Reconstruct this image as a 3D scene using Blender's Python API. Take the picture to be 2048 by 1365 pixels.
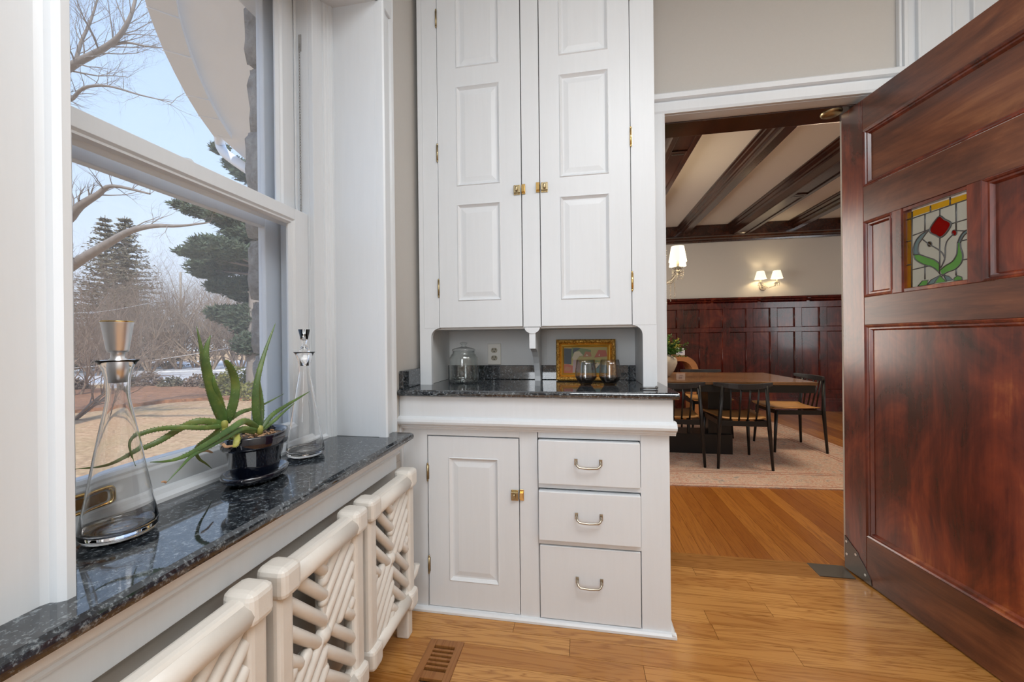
import bpy, bmesh, math, random
from mathutils import Vector, Matrix, noise
random.seed(7)
sc = bpy.context.scene
col = sc.collection
for o in list(bpy.data.objects): bpy.data.objects.remove(o, do_unlink=True)
R = math.radians

# ------------------------------------------------------------------ camera
F_PX, W_PX, H_PX, EYE = 782.0, 2048.0, 1365.0, 1.13
def cam_axes(yaw, pitch, roll):
    cy, sy, cp, sp = math.cos(yaw), math.sin(yaw), math.cos(pitch), math.sin(pitch)
    f = Vector((-sy*cp, cy*cp, sp)); r = Vector((cy, sy, 0)); u = r.cross(f)
    cr, sr = math.cos(roll), math.sin(roll)
    return r*cr + u*sr, -r*sr + u*cr, f
CR, CU, CF = cam_axes(R(9.79), R(-0.05), R(-0.61))
CAM = Vector((0, 0, EYE))
cam = bpy.data.cameras.new('camera'); co = bpy.data.objects.new('camera', cam); col.objects.link(co)
cam.sensor_fit = 'HORIZONTAL'; cam.sensor_width = 36.0; cam.lens = F_PX/W_PX*36.0
cam.clip_start = 0.02; cam.clip_end = 400
m = Matrix((( CR.x, CU.x, -CF.x, 0), (CR.y, CU.y, -CF.y, 0), (CR.z, CU.z, -CF.z, EYE), (0, 0, 0, 1)))
co.matrix_world = m
sc.camera = co
def ray(px, py): return CR*((px-W_PX/2)/F_PX) + CU*(-(py-H_PX/2)/F_PX) + CF
def at(px, py, d): return CAM + ray(px, py)*d
def onx(px, py, x): r = ray(px, py); return CAM + r*(x/r.x)
def ony(px, py, y): r = ray(px, py); return CAM + r*(y/r.y)
def onz(px, py, z): r = ray(px, py); return CAM + r*((z-EYE)/r.z)

# ------------------------------------------------------------------ world, sun, large lights, exposure
sc.view_settings.view_transform = 'Standard'
sc.view_settings.look = 'None'
sc.view_settings.gamma = 1.0
sc.view_settings.use_curve_mapping = False
sc.view_settings.exposure = 0.13
sc.cycles.use_denoising = True
sc.cycles.max_bounces = 14
sc.cycles.transparent_max_bounces = 24
sc.cycles.transmission_bounces = 12
sc.cycles.sample_clamp_indirect = 6.0
sc.cycles.caustics_reflective = False
sc.cycles.caustics_refractive = False
w = bpy.data.worlds.new('sky'); sc.world = w; w.use_nodes = True
nt = w.node_tree; nt.nodes.clear()
out = nt.nodes.new('ShaderNodeOutputWorld'); bg = nt.nodes.new('ShaderNodeBackground')
tc = nt.nodes.new('ShaderNodeTexCoord'); sep = nt.nodes.new('ShaderNodeSeparateXYZ'); rp = nt.nodes.new('ShaderNodeValToRGB')
nt.links.new(tc.outputs['Generated'], sep.inputs[0]); nt.links.new(sep.outputs['Z'], rp.inputs[0])
rp.color_ramp.elements[0].position = 0.0; rp.color_ramp.elements[0].color = (.86, .90, .97, 1)
rp.color_ramp.elements[1].position = 0.9; rp.color_ramp.elements[1].color = (.40, .60, 1.0, 1)
e = rp.color_ramp.elements.new(0.35); e.color = (.62, .77, 1.0, 1)
nt.links.new(rp.outputs[0], bg.inputs[0]); bg.inputs[1].default_value = 1.16
nt.links.new(bg.outputs[0], out.inputs[0])

def area(name, loc, target, sx, sy, power, color):
    l = bpy.data.lights.new(name, 'AREA'); l.shape = 'RECTANGLE'; l.size = sx; l.size_y = sy
    l.energy = power; l.color = color
    o = bpy.data.objects.new(name, l); col.objects.link(o); o.location = loc
    o.rotation_euler = (Vector(target)-Vector(loc)).to_track_quat('-Z', 'Y').to_euler()
    return o
def point(name, loc, power, color, r=.03):
    l = bpy.data.lights.new(name, 'POINT'); l.energy = power; l.color = color; l.shadow_soft_size = r
    o = bpy.data.objects.new(name, l); col.objects.link(o); o.location = loc
    return o
sl = bpy.data.lights.new('sun', 'SUN'); sl.energy = 4.0; sl.color = (1, .93, .82); sl.angle = R(2)
so = bpy.data.objects.new('sun', sl); col.objects.link(so); so.rotation_euler = (R(48), 0, R(35))
area('pantry_rear_fill', (-.5, -1.9, 1.7), (.4, 1.4, 1.2), 1.2, 1.6, 36, (.90, .95, 1))  # added cool fill from behind the camera; no window is built there
area('pantry_overhead_fill', (.55, -.3, 2.98), (.55, -.3, 0), 1.3, 1.3, 46, (.92, .965, 1))  # added overhead fill for the pantry, out of view, no fitting modelled
area('pantry_side_fill', (1.78, .3, 2.98), (1.78, .3, 0), .5, 1.0, 15, (1, .97, .92))  # added fill to brighten the space behind the open door
area('dining_window_light', (5.3, 2.42, 1.6), (3.9, 6.7, 1.0), 1.1, 1.5, 24, (.92, .96, 1))
area('dining_warm_fill', (2.1, 3.6, 2.66), (2.1, 3.7, 0), .6, .6, 34, (1, .82, .6))  # added warm fill below the beams, on top of the chandelier bulbs
area('dining_side_window_light', (-.9, 4.6, 1.6), (3, 4.6, 1.0), 1.4, 1.6, 45, (1, .93, .84))

# ------------------------------------------------------------------ materials
MATS = {}
def mat(name, color=(.8, .8, .8), rough=.5, metal=0.0, build=None, **kw):
    mt = bpy.data.materials.new(name); mt.use_nodes = True
    n = mt.node_tree; b = n.nodes['Principled BSDF']
    b.inputs['Base Color'].default_value = (*color, 1); b.inputs['Roughness'].default_value = rough
    b.inputs['Metallic'].default_value = metal
    for k, v in kw.items(): b.inputs[k.replace('_', ' ')].default_value = v
    if build: build(n, b)
    MATS[name] = mt
    return mt
def tex_obj(n, scale=(1, 1, 1), rot=(0, 0, 0), geo=False):
    mp = n.nodes.new('ShaderNodeMapping'); mp.inputs['Scale'].default_value = scale; mp.inputs['Rotation'].default_value = rot
    if geo:
        g = n.nodes.new('ShaderNodeNewGeometry'); n.links.new(g.outputs['Position'], mp.inputs[0])
    else:
        t = n.nodes.new('ShaderNodeTexCoord'); n.links.new(t.outputs['Object'], mp.inputs[0])
    return mp.outputs[0]
def noi(n, vec, scale=5, detail=4, rough=.6, dist=0.0):
    t = n.nodes.new('ShaderNodeTexNoise'); t.inputs['Scale'].default_value = scale; t.inputs['Detail'].default_value = detail
    t.inputs['Roughness'].default_value = rough; t.inputs['Distortion'].default_value = dist
    n.links.new(vec, t.inputs['Vector']); return t.outputs['Fac']
def ramp(n, fac, stops):
    r = n.nodes.new('ShaderNodeValToRGB'); cr = r.color_ramp
    while len(cr.elements) < len(stops): cr.elements.new(.5)
    for el, (p, c) in zip(cr.elements, stops): el.position = p; el.color = (*c, 1)
    n.links.new(fac, r.inputs[0]); return r.outputs[0]
def mixc(n, fac, a, b, mode='MIX'):
    x = n.nodes.new('ShaderNodeMix'); x.data_type = 'RGBA'; x.blend_type = mode
    for i, v in ((0, fac), (6, a), (7, b)):
        if hasattr(v, 'links') or hasattr(v, 'is_linked'): n.links.new(v, x.inputs[i])
        elif i == 0: x.inputs[0].default_value = v
        else: x.inputs[i].default_value = (*v, 1)
    return x.outputs[2]
def math_(n, op, a, b=0.0):
    x = n.nodes.new('ShaderNodeMath'); x.operation = op
    for i, v in ((0, a), (1, b)):
        if hasattr(v, 'is_linked'): n.links.new(v, x.inputs[i])
        else: x.inputs[i].default_value = v
    return x.outputs[0]
def bump(n, b, h, strength=.2, dist=.01):
    x = n.nodes.new('ShaderNodeBump'); x.inputs['Strength'].default_value = strength; x.inputs['Distance'].default_value = dist
    n.links.new(h, x.inputs['Height']); n.links.new(x.outputs[0], b.inputs['Normal'])
def setc(n, b, c): n.links.new(c, b.inputs['Base Color'])

def f_paint(c1, c2, streak=(60, 60, 4), bs=.15):
    def f(n, b):
        v = tex_obj(n, streak, geo=True); k = noi(n, v, 1.0, 5, .65)
        setc(n, b, mixc(n, k, c1, c2)); bump(n, b, k, bs, .002)
    return f
mat('white_paint', rough=.38, build=f_paint((.68, .71, .735), (.73, .76, .79)))
mat('white_paint_trim', rough=.36, build=f_paint((.68, .715, .745), (.73, .765, .80)))
mat('cabinet_recess', rough=.5, build=f_paint((.68, .69, .69), (.72, .73, .73), (20, 20, 20)))
mat('greige_wall', rough=.75, build=f_paint((.52, .50, .47), (.55, .53, .50), (90, 90, 90), .1))
mat('cream_wall', rough=.7, build=f_paint((.60, .57, .52), (.64, .61, .56), (60, 60, 60), .1))
mat('plaster_white', rough=.8, build=f_paint((.70, .67, .63), (.74, .71, .67), (60, 60, 60), .1))
mat('radiator_enamel', rough=.38, build=f_paint((.70, .66, .60), (.78, .755, .71), (26, 26, 26), .5))
mat('dark_gap', (.02, .016, .012), .9)

def f_granite(n, b):
    v = tex_obj(n, (1, 1, 1), geo=True)
    vo = n.nodes.new('ShaderNodeTexVoronoi'); vo.inputs['Scale'].default_value = 190; n.links.new(v, vo.inputs['Vector'])
    k = noi(n, v, 75, 5, .8); k2 = noi(n, v, 150, 3, .6)
    base = ramp(n, k, [(.36, (.006, .007, .009)), (.50, (.022, .027, .033)), (.60, (.060, .072, .082)), (.72, (.14, .16, .17))])
    fl = ramp(n, math_(n, 'MULTIPLY', k2, k), [(.30, (0, 0, 0)), (.38, (1, 1, 1))])
    c = mixc(n, math_(n, 'MULTIPLY', fl, .26), base, (.42, .46, .48))
    setc(n, b, c)
mat('granite', rough=.045, build=f_granite, IOR=1.95)

def f_oak(dark, light, line, axis='X', across=22, along=1.3, gs=1.0):
    def f(n, b):
        sc_ = (along, across, 8) if axis == 'X' else (across, along, 8)
        oi = n.nodes.new('ShaderNodeObjectInfo')
        t = n.nodes.new('ShaderNodeTexCoord')
        g = n.nodes.new('ShaderNodeNewGeometry')
        ad = n.nodes.new('ShaderNodeVectorMath'); ad.operation = 'ADD'
        mm = math_(n, 'MULTIPLY', oi.outputs['Random'], 37.0)
        cx = n.nodes.new('ShaderNodeCombineXYZ'); n.links.new(mm, cx.inputs[2]); n.links.new(mm, cx.inputs[0])
        n.links.new(g.outputs['Position'], ad.inputs[0]); n.links.new(cx.outputs[0], ad.inputs[1])
        mp = n.nodes.new('ShaderNodeMapping'); mp.inputs['Scale'].default_value = sc_
        n.links.new(ad.outputs[0], mp.inputs[0])
        k = noi(n, mp.outputs[0], 1.0*gs, 3, .55, .6)
        wv = math_(n, 'FRACT', math_(n, 'MULTIPLY', k, 9.0))
        grain = ramp(n, wv, [(0.0, (0, 0, 0)), (.35, (1, 1, 1)), (.8, (1, 1, 1)), (1.0, (.25, .25, .25))])
        base = mixc(n, oi.outputs['Random'], dark, light)
        c = mixc(n, grain, line, base)
        mp2 = n.nodes.new('ShaderNodeMapping'); mp2.inputs['Scale'].default_value = (sc_[0]*6, sc_[1]*9, 8)
        n.links.new(ad.outputs[0], mp2.inputs[0])
        fine = noi(n, mp2.outputs[0], 1.0, 3, .7)
        c = mixc(n, math_(n, 'MULTIPLY', fine, .35), c, line)
        c = mixc(n, .22, c, base)
        setc(n, b, c); bump(n, b, fine, .08, .002)
    return f
mat('oak_plank', rough=.22, build=f_oak((.44, .19, .045), (.60, .30, .085), (.25, .085, .012)), Coat_Weight=.3, Coat_Roughness=.12)
mat('oak_plank_dining', rough=.28, build=f_oak((.27, .085, .012), (.56, .235, .045), (.20, .052, .008), 'Y', 30, 1.2), Coat_Weight=.25, Coat_Roughness=.15)
mat('oak_threshold', rough=.25, build=f_oak((.36, .16, .04), (.36, .16, .04), (.2, .07, .012)))
mat('oak_register', rough=.3, build=f_oak((.32, .135, .04), (.32, .135, .04), (.2, .07, .015), 'Y'))

def f_mahog(cols, sc_=(2.2, 2.2, 1.0), st=(30, 30, 2.2), gl=None):
    def f(n, b):
        t = n.nodes.new('ShaderNodeTexCoord')
        mp = n.nodes.new('ShaderNodeMapping'); mp.inputs['Scale'].default_value = sc_; n.links.new(t.outputs['Object'], mp.inputs[0])
        mp2 = n.nodes.new('ShaderNodeMapping'); mp2.inputs['Scale'].default_value = st; n.links.new(t.outputs['Object'], mp2.inputs[0])
        k = noi(n, mp.outputs[0], 2.2, 6, .62, .8); s = noi(n, mp2.outputs[0], 1.0, 4, .65, .4)
        mx = math_(n, 'ADD', math_(n, 'MULTIPLY', k, .72), math_(n, 'MULTIPLY', s, .28))
        setc(n, b, ramp(n, mx, [(.36, cols[0]), (.47, cols[1]), (.57, cols[2]), (.66, cols[3])]))
        bump(n, b, s, .06, .002)
    return f
MH = ((.036, .009, .006), (.105, .019, .011), (.205, .038, .017), (.34, .095, .030))
mat('mahogany', rough=.27, build=f_mahog(MH), Specular_IOR_Level=.6, Coat_Weight=.35, Coat_Roughness=.18)
mat('mahogany_rail', rough=.3, build=f_mahog(((.045, .014, .009), (.105, .034, .018), (.17, .058, .027), (.25, .10, .045)), (1.0, 1.0, 3), (2.5, 2.5, 40)), Coat_Weight=.3, Coat_Roughness=.2)
DW = ((.018, .003, .003), (.050, .006, .005), (.100, .012, .008), (.16, .030, .013))
mat('wainscot_wood', rough=.25, build=f_mahog(DW, (1.5, 1.5, 1)), Coat_Weight=.3, Coat_Roughness=.08)
mat('beam_wood', rough=.25, build=f_mahog(((.012, .004, .003), (.032, .010, .006), (.055, .018, .010), (.085, .030, .016)), (3, 1, 3), (30, 2, 30)), Coat_Weight=.5, Coat_Roughness=.12)
mat('table_wood', rough=.24, build=f_mahog(((.11, .052, .022), (.16, .078, .032), (.21, .105, .043), (.26, .13, .055)), (.6, 3, 1), (1.5, 14, 10)), Coat_Weight=.3)
mat('seat_oak', rough=.35, build=f_mahog(((.42, .20, .06), (.50, .25, .08), (.58, .30, .10), (.64, .35, .13)), (1, 1, 1), (40, 3, 30)))
mat('console_wood', rough=.4, build=f_mahog(((.26, .10, .035), (.34, .14, .05), (.40, .17, .06), (.46, .20, .07)), (1, 1, 1), (3, 30, 30)))
mat('black_wood', (.007, .0065, .007), .36)
mat('black_rail_wood', (.022, .021, .023), .36)
mat('brass', (.72, .50, .20), .18, 1.0)
mat('brass_dull', (.42, .34, .20), .32, 1.0)
mat('nickel', (.46, .41, .33), .28, 1.0)
mat('chrome', (.93, .94, .97), .36, 1.0)
mat('steel_plate', (.16, .15, .14), .35, .9)
mat('screw_metal', (.6, .6, .58), .3, 1.0)
mat('chain_metal', (.42, .42, .42), .4, .6)

def f_glassmix(tint, refl=.9, haze=0.0, scale=3.0, hcol=(.8, .85, .9)):
    def f(n, b):
        n.nodes.remove(b); o = [x for x in n.nodes if x.type == 'OUTPUT_MATERIAL'][0]
        tr = n.nodes.new('ShaderNodeBsdfTransparent'); tr.inputs[0].default_value = (*tint, 1)
        gl = n.nodes.new('ShaderNodeBsdfGlossy'); gl.inputs['Roughness'].default_value = .01
        lw = n.nodes.new('ShaderNodeLayerWeight'); lw.inputs[0].default_value = .5
        k = math_(n, 'ADD', math_(n, 'MULTIPLY', math_(n, 'POWER', lw.outputs['Facing'], 4.0), .8*refl), .04*refl)
        mx = n.nodes.new('ShaderNodeMixShader'); n.links.new(k, mx.inputs[0])
        n.links.new(tr.outputs[0], mx.inputs[1]); n.links.new(gl.outputs[0], mx.inputs[2])
        last = mx
        if haze > 0:
            d = n.nodes.new('ShaderNodeBsdfTranslucent'); d.inputs[0].default_value = (*hcol, 1)
            d2 = n.nodes.new('ShaderNodeBsdfDiffuse'); d2.inputs[0].default_value = (*hcol, 1)
            dm_ = n.nodes.new('ShaderNodeMixShader'); n.links.new(d.outputs[0], dm_.inputs[1]); n.links.new(d2.outputs[0], dm_.inputs[2])
            m2 = n.nodes.new('ShaderNodeMixShader'); m2.inputs[0].default_value = haze
            n.links.new(mx.outputs[0], m2.inputs[1]); n.links.new(dm_.outputs[0], m2.inputs[2]); last = m2
        n.links.new(last.outputs[0], o.inputs[0])
    return f
mat('window_glass', build=f_glassmix((.98, .99, 1), .5, .035))
mat('storm_glass', build=f_glassmix((.98, .99, 1), .3, .03))
mat('clear_glass', (1, 1, 1), 0.0, Transmission_Weight=1.0, IOR=1.46)
mat('thin_glass', build=f_glassmix((.95, .965, .96), 1.8))
mat('smoke_glass', build=f_glassmix((.45, .43, .42), 1.4))
mat('smoke_light', build=f_glassmix((.93, .91, .90), 1.8))
mat('crystal', (1, .97, .90), 0.02, Transmission_Weight=.85, IOR=1.5)
def f_pane(c):
    return f_glassmix(c, .8, .22, 30.0, c)
mat('pane_clear', build=f_glassmix((.86, .92, .88), .8, .12, 20, (.9, .95, .9)))
mat('pane_yellow', build=f_pane((.95, .55, .03)))
mat('pane_red', build=f_pane((.42, .004, .004)))
mat('pane_green', build=f_pane((.25, .62, .18)))
mat('pane_blue', build=f_pane((.30, .42, .48)))
mat('pane_brown', build=f_pane((.10, .06, .02)))
mat('lead_came', (.10, .10, .10), .4, .7)

mat('black_glaze', (.004, .006, .014), .05, Coat_Weight=1.0, Coat_Roughness=.02)
mat('terracotta', (.30, .12, .06), .8)
def f_soil(n, b):
    v = tex_obj(n, (1, 1, 1)); k = noi(n, v, 120, 4, .7); setc(n, b, ramp(n, k, [(.35, (.05, .035, .025)), (.6, (.28, .20, .14))])); bump(n, b, k, .8, .01)
mat('soil', rough=.9, build=f_soil)
def f_aloe(n, b):
    v = tex_obj(n, (1, 1, 1), geo=True); k = noi(n, v, 14, 3, .6); s = noi(n, v, 260, 2, .5)
    c = ramp(n, k, [(.35, (.055, .125, .035)), (.55, (.105, .20, .05)), (.75, (.26, .32, .08))])
    sp = ramp(n, s, [(.66, (0, 0, 0)), (.72, (1, 1, 1))])
    setc(n, b, mixc(n, math_(n, 'MULTIPLY', sp, .35), c, (.5, .6, .35)))
mat('aloe_leaf', rough=.4, build=f_aloe, Subsurface_Weight=.1)
mat('aloe_base', (.42, .42, .10), .45)
mat('dry_leaf', (.50, .30, .17), .8)
def f_gold(n, b):
    v = tex_obj(n, (1, 1, 1), geo=True); k = noi(n, v, 130, 4, .7)
    setc(n, b, ramp(n, k, [(.35, (.22, .10, .02)), (.5, (.62, .34, .07)), (.68, (.95, .66, .22))])); bump(n, b, k, .8, .006)
mat('gold_leaf', rough=.32, metal=.75, build=f_gold)
mat('gold_smooth', (.85, .50, .10), .28, .8)
for nm, c in dict(dark=(.03, .04, .05), red=(.35, .07, .03), rust=(.32, .12, .05), ochre=(.34, .27, .08), green=(.13, .17, .06), cream=(.46, .38, .26), teal=(.08, .14, .13), mauve=(.32, .22, .21)).items():
    mat('paint_'+nm, c, .5)
def f_shade(strength, c=(1, .90, .66)):
    def f(n, b):
        b.inputs['Emission Color'].default_value = (*c, 1); b.inputs['Emission Strength'].default_value = strength
    return f
mat('lamp_shade', (.9, .86, .75), .7, build=f_shade(.95))
mat('table_lamp_shade', (.85, .74, .58), .7, build=f_shade(.25, (1, .75, .5)))
mat('ivory_candle', (.85, .75, .5), .5, build=f_shade(.12))
mat('ceramic_stone', (.50, .44, .36), .8)
mat('paper_card', (.62, .62, .66), .6)
mat('card_ink', (.08, .09, .16), .6)
mat('leaf_green', (.05, .14, .02), .5)
mat('leaf_yellow', (.50, .46, .06), .5)
mat('outlet_plate', (.80, .78, .72), .35)
mat('outlet_face', (.40, .36, .27), .4)
mat('ink_black', (.01, .01, .01), .6)

def f_rug(n, b):
    v = tex_obj(n, (1, 1, 1)); k = noi(n, v, 4, 6, .7, 1.2); k2 = noi(n, v, 11, 5, .7, 2.0); k3 = noi(n, v, 55, 3, .7)
    c = ramp(n, k2, [(.32, (.16, .18, .21)), (.42, (.46, .34, .27)), (.49, (.66, .50, .40)), (.55, (.42, .14, .08)), (.62, (.66, .54, .42)), (.72, (.17, .17, .20))])
    c = mixc(n, ramp(n, k, [(.4, (.03,)*3), (.65, (.35,)*3)]), c, (.60, .42, .33))
    c = mixc(n, math_(n, 'MULTIPLY', k3, .22), c, (.66, .55, .45))
    vo = n.nodes.new('ShaderNodeTexVoronoi'); vo.feature = 'DISTANCE_TO_EDGE'; vo.inputs['Scale'].default_value = 9.0; n.links.new(v, vo.inputs['Vector'])
    ed = ramp(n, vo.outputs['Distance'], [(.02, (1, 1, 1)), (.07, (0, 0, 0))])
    c = mixc(n, math_(n, 'MULTIPLY', ed, .12), c, (.20, .16, .17))
    setc(n, b, c)
mat('rug_weave', rough=.95, build=f_rug)
mat('rug_border', rough=.95, build=f_rug)
mat('rug_band', (.40, .20, .15), .95)

def f_stone(n, b):
    v = tex_obj(n, (1, 1, 1), geo=True); k = noi(n, v, 9, 7, .75); setc(n, b, ramp(n, k, [(.35, (.20, .17, .14)), (.55, (.42, .39, .35)), (.7, (.58, .55, .50))])); bump(n, b, k, 1.0, .04)
mat('field_stone', rough=.9, build=f_stone)
mat('aluminium', (.68, .71, .75), .5, .1)
def f_soffit(n, b):
    v = tex_obj(n, (1, 1, 1), geo=True); k = noi(n, v, 1.6, 4, .6); setc(n, b, ramp(n, k, [(.35, (.80, .84, .90)), (.65, (.86, .90, .96))]))
mat('soffit_paint', rough=.8, build=f_soffit)
mat('gutter_white', (.76, .80, .86), .5)
def f_lawn(n, b):
    v = tex_obj(n, (1, 1, 1), geo=True); k = noi(n, v, .6, 6, .7); k2 = noi(n, v, 9, 5, .75)
    c = ramp(n, k2, [(.35, (.28, .16, .085)), (.5, (.52, .31, .165)), (.62, (.66, .44, .26))])
    setc(n, b, mixc(n, ramp(n, k, [(.42, (0, 0, 0)), (.62, (.55,)*3)]), c, (.42, .30, .14)))
mat('dry_lawn', rough=1, build=f_lawn)
def f_mulch(n, b):
    v = tex_obj(n, (1, 1, 1), geo=True); k = noi(n, v, 6, 6, .8); setc(n, b, ramp(n, k, [(.35, (.16, .075, .04)), (.6, (.42, .20, .10))])); bump(n, b, k, .7, .05)
mat('mulch', rough=1, build=f_mulch)
mat('road_pale', (.62, .60, .60), .9)
mat('snow', (.85, .86, .90), .9)
def f_bark(c1, c2):
    def f(n, b):
        v = tex_obj(n, (3, 3, 1), geo=True); k = noi(n, v, 4, 4, .7); setc(n, b, mixc(n, k, c1, c2))
    return f
mat('bark_grey', rough=.9, build=f_bark((.16, .13, .11), (.36, .32, .29)))
mat('twig_brown', rough=.95, build=f_bark((.16, .115, .085), (.33, .245, .19)))
mat('twig_tan', rough=.95, build=f_bark((.25, .18, .125), (.42, .32, .235)))
mat('conifer_needles', rough=.9, build=f_bark((.045, .065, .040), (.13, .16, .10)))
mat('conifer_brown', rough=.9, build=f_bark((.13, .12, .08), (.27, .23, .16)))
mat('bush_olive', rough=.9, build=f_bark((.12, .14, .04), (.42, .38, .12)))
mat('pole_wood', (.42, .38, .33), .9)
mat('white_post', (.75, .74, .70), .7)
mat('wire_grey', (.70, .70, .70), .6)

# ------------------------------------------------------------------ mesh helpers
class MB:
    def __init__(s): s.v = []; s.f = []; s.sm = []; s.mi = []; s.cur = 0
    def add(s, vs, fs, smooth=False):
        b = len(s.v); s.v += [tuple(p) for p in vs]
        for f in fs: s.f.append(tuple(b+i for i in f)); s.sm.append(smooth); s.mi.append(s.cur)
        return s
    def box(s, x0, x1, y0, y1, z0, z1):
        x0, x1 = min(x0, x1), max(x0, x1); y0, y1 = min(y0, y1), max(y0, y1); z0, z1 = min(z0, z1), max(z0, z1)
        return s.add([(x0, y0, z0), (x1, y0, z0), (x1, y1, z0), (x0, y1, z0), (x0, y0, z1), (x1, y0, z1), (x1, y1, z1), (x0, y1, z1)],
              [(0, 3, 2, 1), (4, 5, 6, 7), (0, 1, 5, 4), (1, 2, 6, 5), (2, 3, 7, 6), (3, 0, 4, 7)])
    def prism(s, prof, axis, a, b, smooth=False):
        # prof: list of 2D points in the two other axes (cyclic order x,y,z minus axis)
        def P(t, p):
            return (t, p[0], p[1]) if axis == 'x' else (p[0], t, p[1]) if axis == 'y' else (p[0], p[1], t)
        n = len(prof); vs = [P(a, p) for p in prof] + [P(b, p) for p in prof]
        s.add(vs, [tuple(range(n))[::-1], tuple(range(n, 2*n))])
        s.add(vs, [(i, (i+1) % n, n+(i+1) % n, n+i) for i in range(n)], smooth)
        return s
    def tube(s, pts, rad, seg=8, cap=True, flat=1.0, smooth=True):
        pts = [Vector(p) for p in pts]; n = len(pts)
        if not isinstance(rad, (list, tuple)): rad = [rad]*n
        vs = []; prev = None
        for i, p in enumerate(pts):
            d = (pts[min(i+1, n-1)] - pts[max(i-1, 0)])
            if d.length < 1e-9: d = Vector((0, 0, 1))
            d.normalize()
            if prev is None:
                a = Vector((0, 0, 1)) if abs(d.z) < .9 else Vector((1, 0, 0)); u = d.cross(a).normalized()
            else: u = (prev - d*prev.dot(d)).normalized()
            prev = u; w_ = d.cross(u)
            for k in range(seg):
                t = 2*math.pi*k/seg; vs.append(p + (u*math.cos(t) + w_*math.sin(t)*flat)*rad[i])
        fs = [(i*seg+k, i*seg+(k+1) % seg, (i+1)*seg+(k+1) % seg, (i+1)*seg+k) for i in range(n-1) for k in range(seg)]
        s.add(vs, fs, smooth)
        if cap: s.add(vs[:seg], [tuple(range(seg))[::-1]]); s.add(vs[-seg:], [tuple(range(seg))])
        return s
    def lathe(s, prof, c=(0, 0, 0), seg=24, sx=1.0, sy=1.0, rot=0):
        n = len(prof); vs = []
        for r, z in prof:
            for k in range(seg):
                t = 2*math.pi*k/seg; x, y = r*math.cos(t)*sx, r*math.sin(t)*sy
                vs.append((c[0]+x*math.cos(rot)-y*math.sin(rot), c[1]+x*math.sin(rot)+y*math.cos(rot), c[2]+z))
        fs = [(i*seg+k, i*seg+(k+1) % seg, (i+1)*seg+(k+1) % seg, (i+1)*seg+k) for i in range(n-1) for k in range(seg)]
        s.add(vs, fs, True)
        if prof[0][0] > 1e-6: pass
        return s
    def build(s, name, material, parent=None, bev=0.0, loc=None, world=True, seg=2, merge=True):
        me = bpy.data.meshes.new(name)
        off = Vector((0, 0, 0))
        if parent is not None and world:
            p = parent
            while p is not None: off = off + p.location; p = p.parent
        if loc is not None: off = off + Vector(loc)
        me.from_pydata([(a-off.x, b-off.y, c-off.z) for a, b, c in s.v] if world else s.v, [], s.f)
        ms = material if isinstance(material, (list, tuple)) else [material]
        for x in ms: me.materials.append(MATS[x])
        me.polygons.foreach_set('use_smooth', s.sm); me.polygons.foreach_set('material_index', s.mi)
        me.update()
        if merge and len(s.v) < 60000:
            bm = bmesh.new(); bm.from_mesh(me); bmesh.ops.remove_doubles(bm, verts=bm.verts, dist=1e-6)
            bmesh.ops.recalc_face_normals(bm, faces=bm.faces); bm.to_mesh(me); bm.free()
        o = bpy.data.objects.new(name, me); col.objects.link(o)
        if parent is not None: o.parent = parent
        if loc is not None: o.location = loc
        if bev > 0:
            b = o.modifiers.new('edges', 'BEVEL'); b.width = bev; b.segments = seg; b.limit_method = 'ANGLE'; b.angle_limit = R(40)
            b.harden_normals = False
        return o
def box(name, m_, x0, x1, y0, y1, z0, z1, parent=None, bev=0.0, **k):
    return MB().box(x0, x1, y0, y1, z0, z1).build(name, m_, parent, bev, **k)
def tag(o, label=None, cat=None, group=None, kind=None):
    if label: o['label'] = label
    if cat: o['category'] = cat
    if group: o['group'] = group
    if kind: o['kind'] = kind
    return o
def thing(name, label, cat, loc=(0, 0, 0), rotz=0, group=None, kind=None):
    o = bpy.data.objects.new(name, None); col.objects.link(o); o.empty_display_size = .05
    o.location = loc; o.rotation_euler = (0, 0, rotz)
    return tag(o, label, cat, group, kind)
def struct(o, label=None): return tag(o, label, None, None, 'structure')
def copy_tree(o, parent=None):
    c = o.copy(); col.objects.link(c); c.parent = parent
    for ch in o.children: copy_tree(ch, c)
    return c
def panel_rings(mb, x0, x1, z0, z1, y, sgn=1, mold=.014, flat=.006, slope=.020, d1=.008, d2=.004):
    """raised panel seen from -y (sgn=1): moulding slopes in, then a raised field"""
    def rect(i, dy): return [(x0+i, y+sgn*dy, z0+i), (x1-i, y+sgn*dy, z0+i), (x1-i, y+sgn*dy, z1-i), (x0+i, y+sgn*dy, z1-i)]
    rings = [rect(0, 0), rect(.003, -.003), rect(mold*.6, .003), rect(mold, d1), rect(mold+flat, d1), rect(mold+flat+slope, d2)]
    for a, b in zip(rings, rings[1:]): mb.add(a+b, [(i, (i+1) % 4, 4+(i+1) % 4, 4+i) for i in range(4)])
    mb.add(rings[-1], [(0, 1, 2, 3)])

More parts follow.
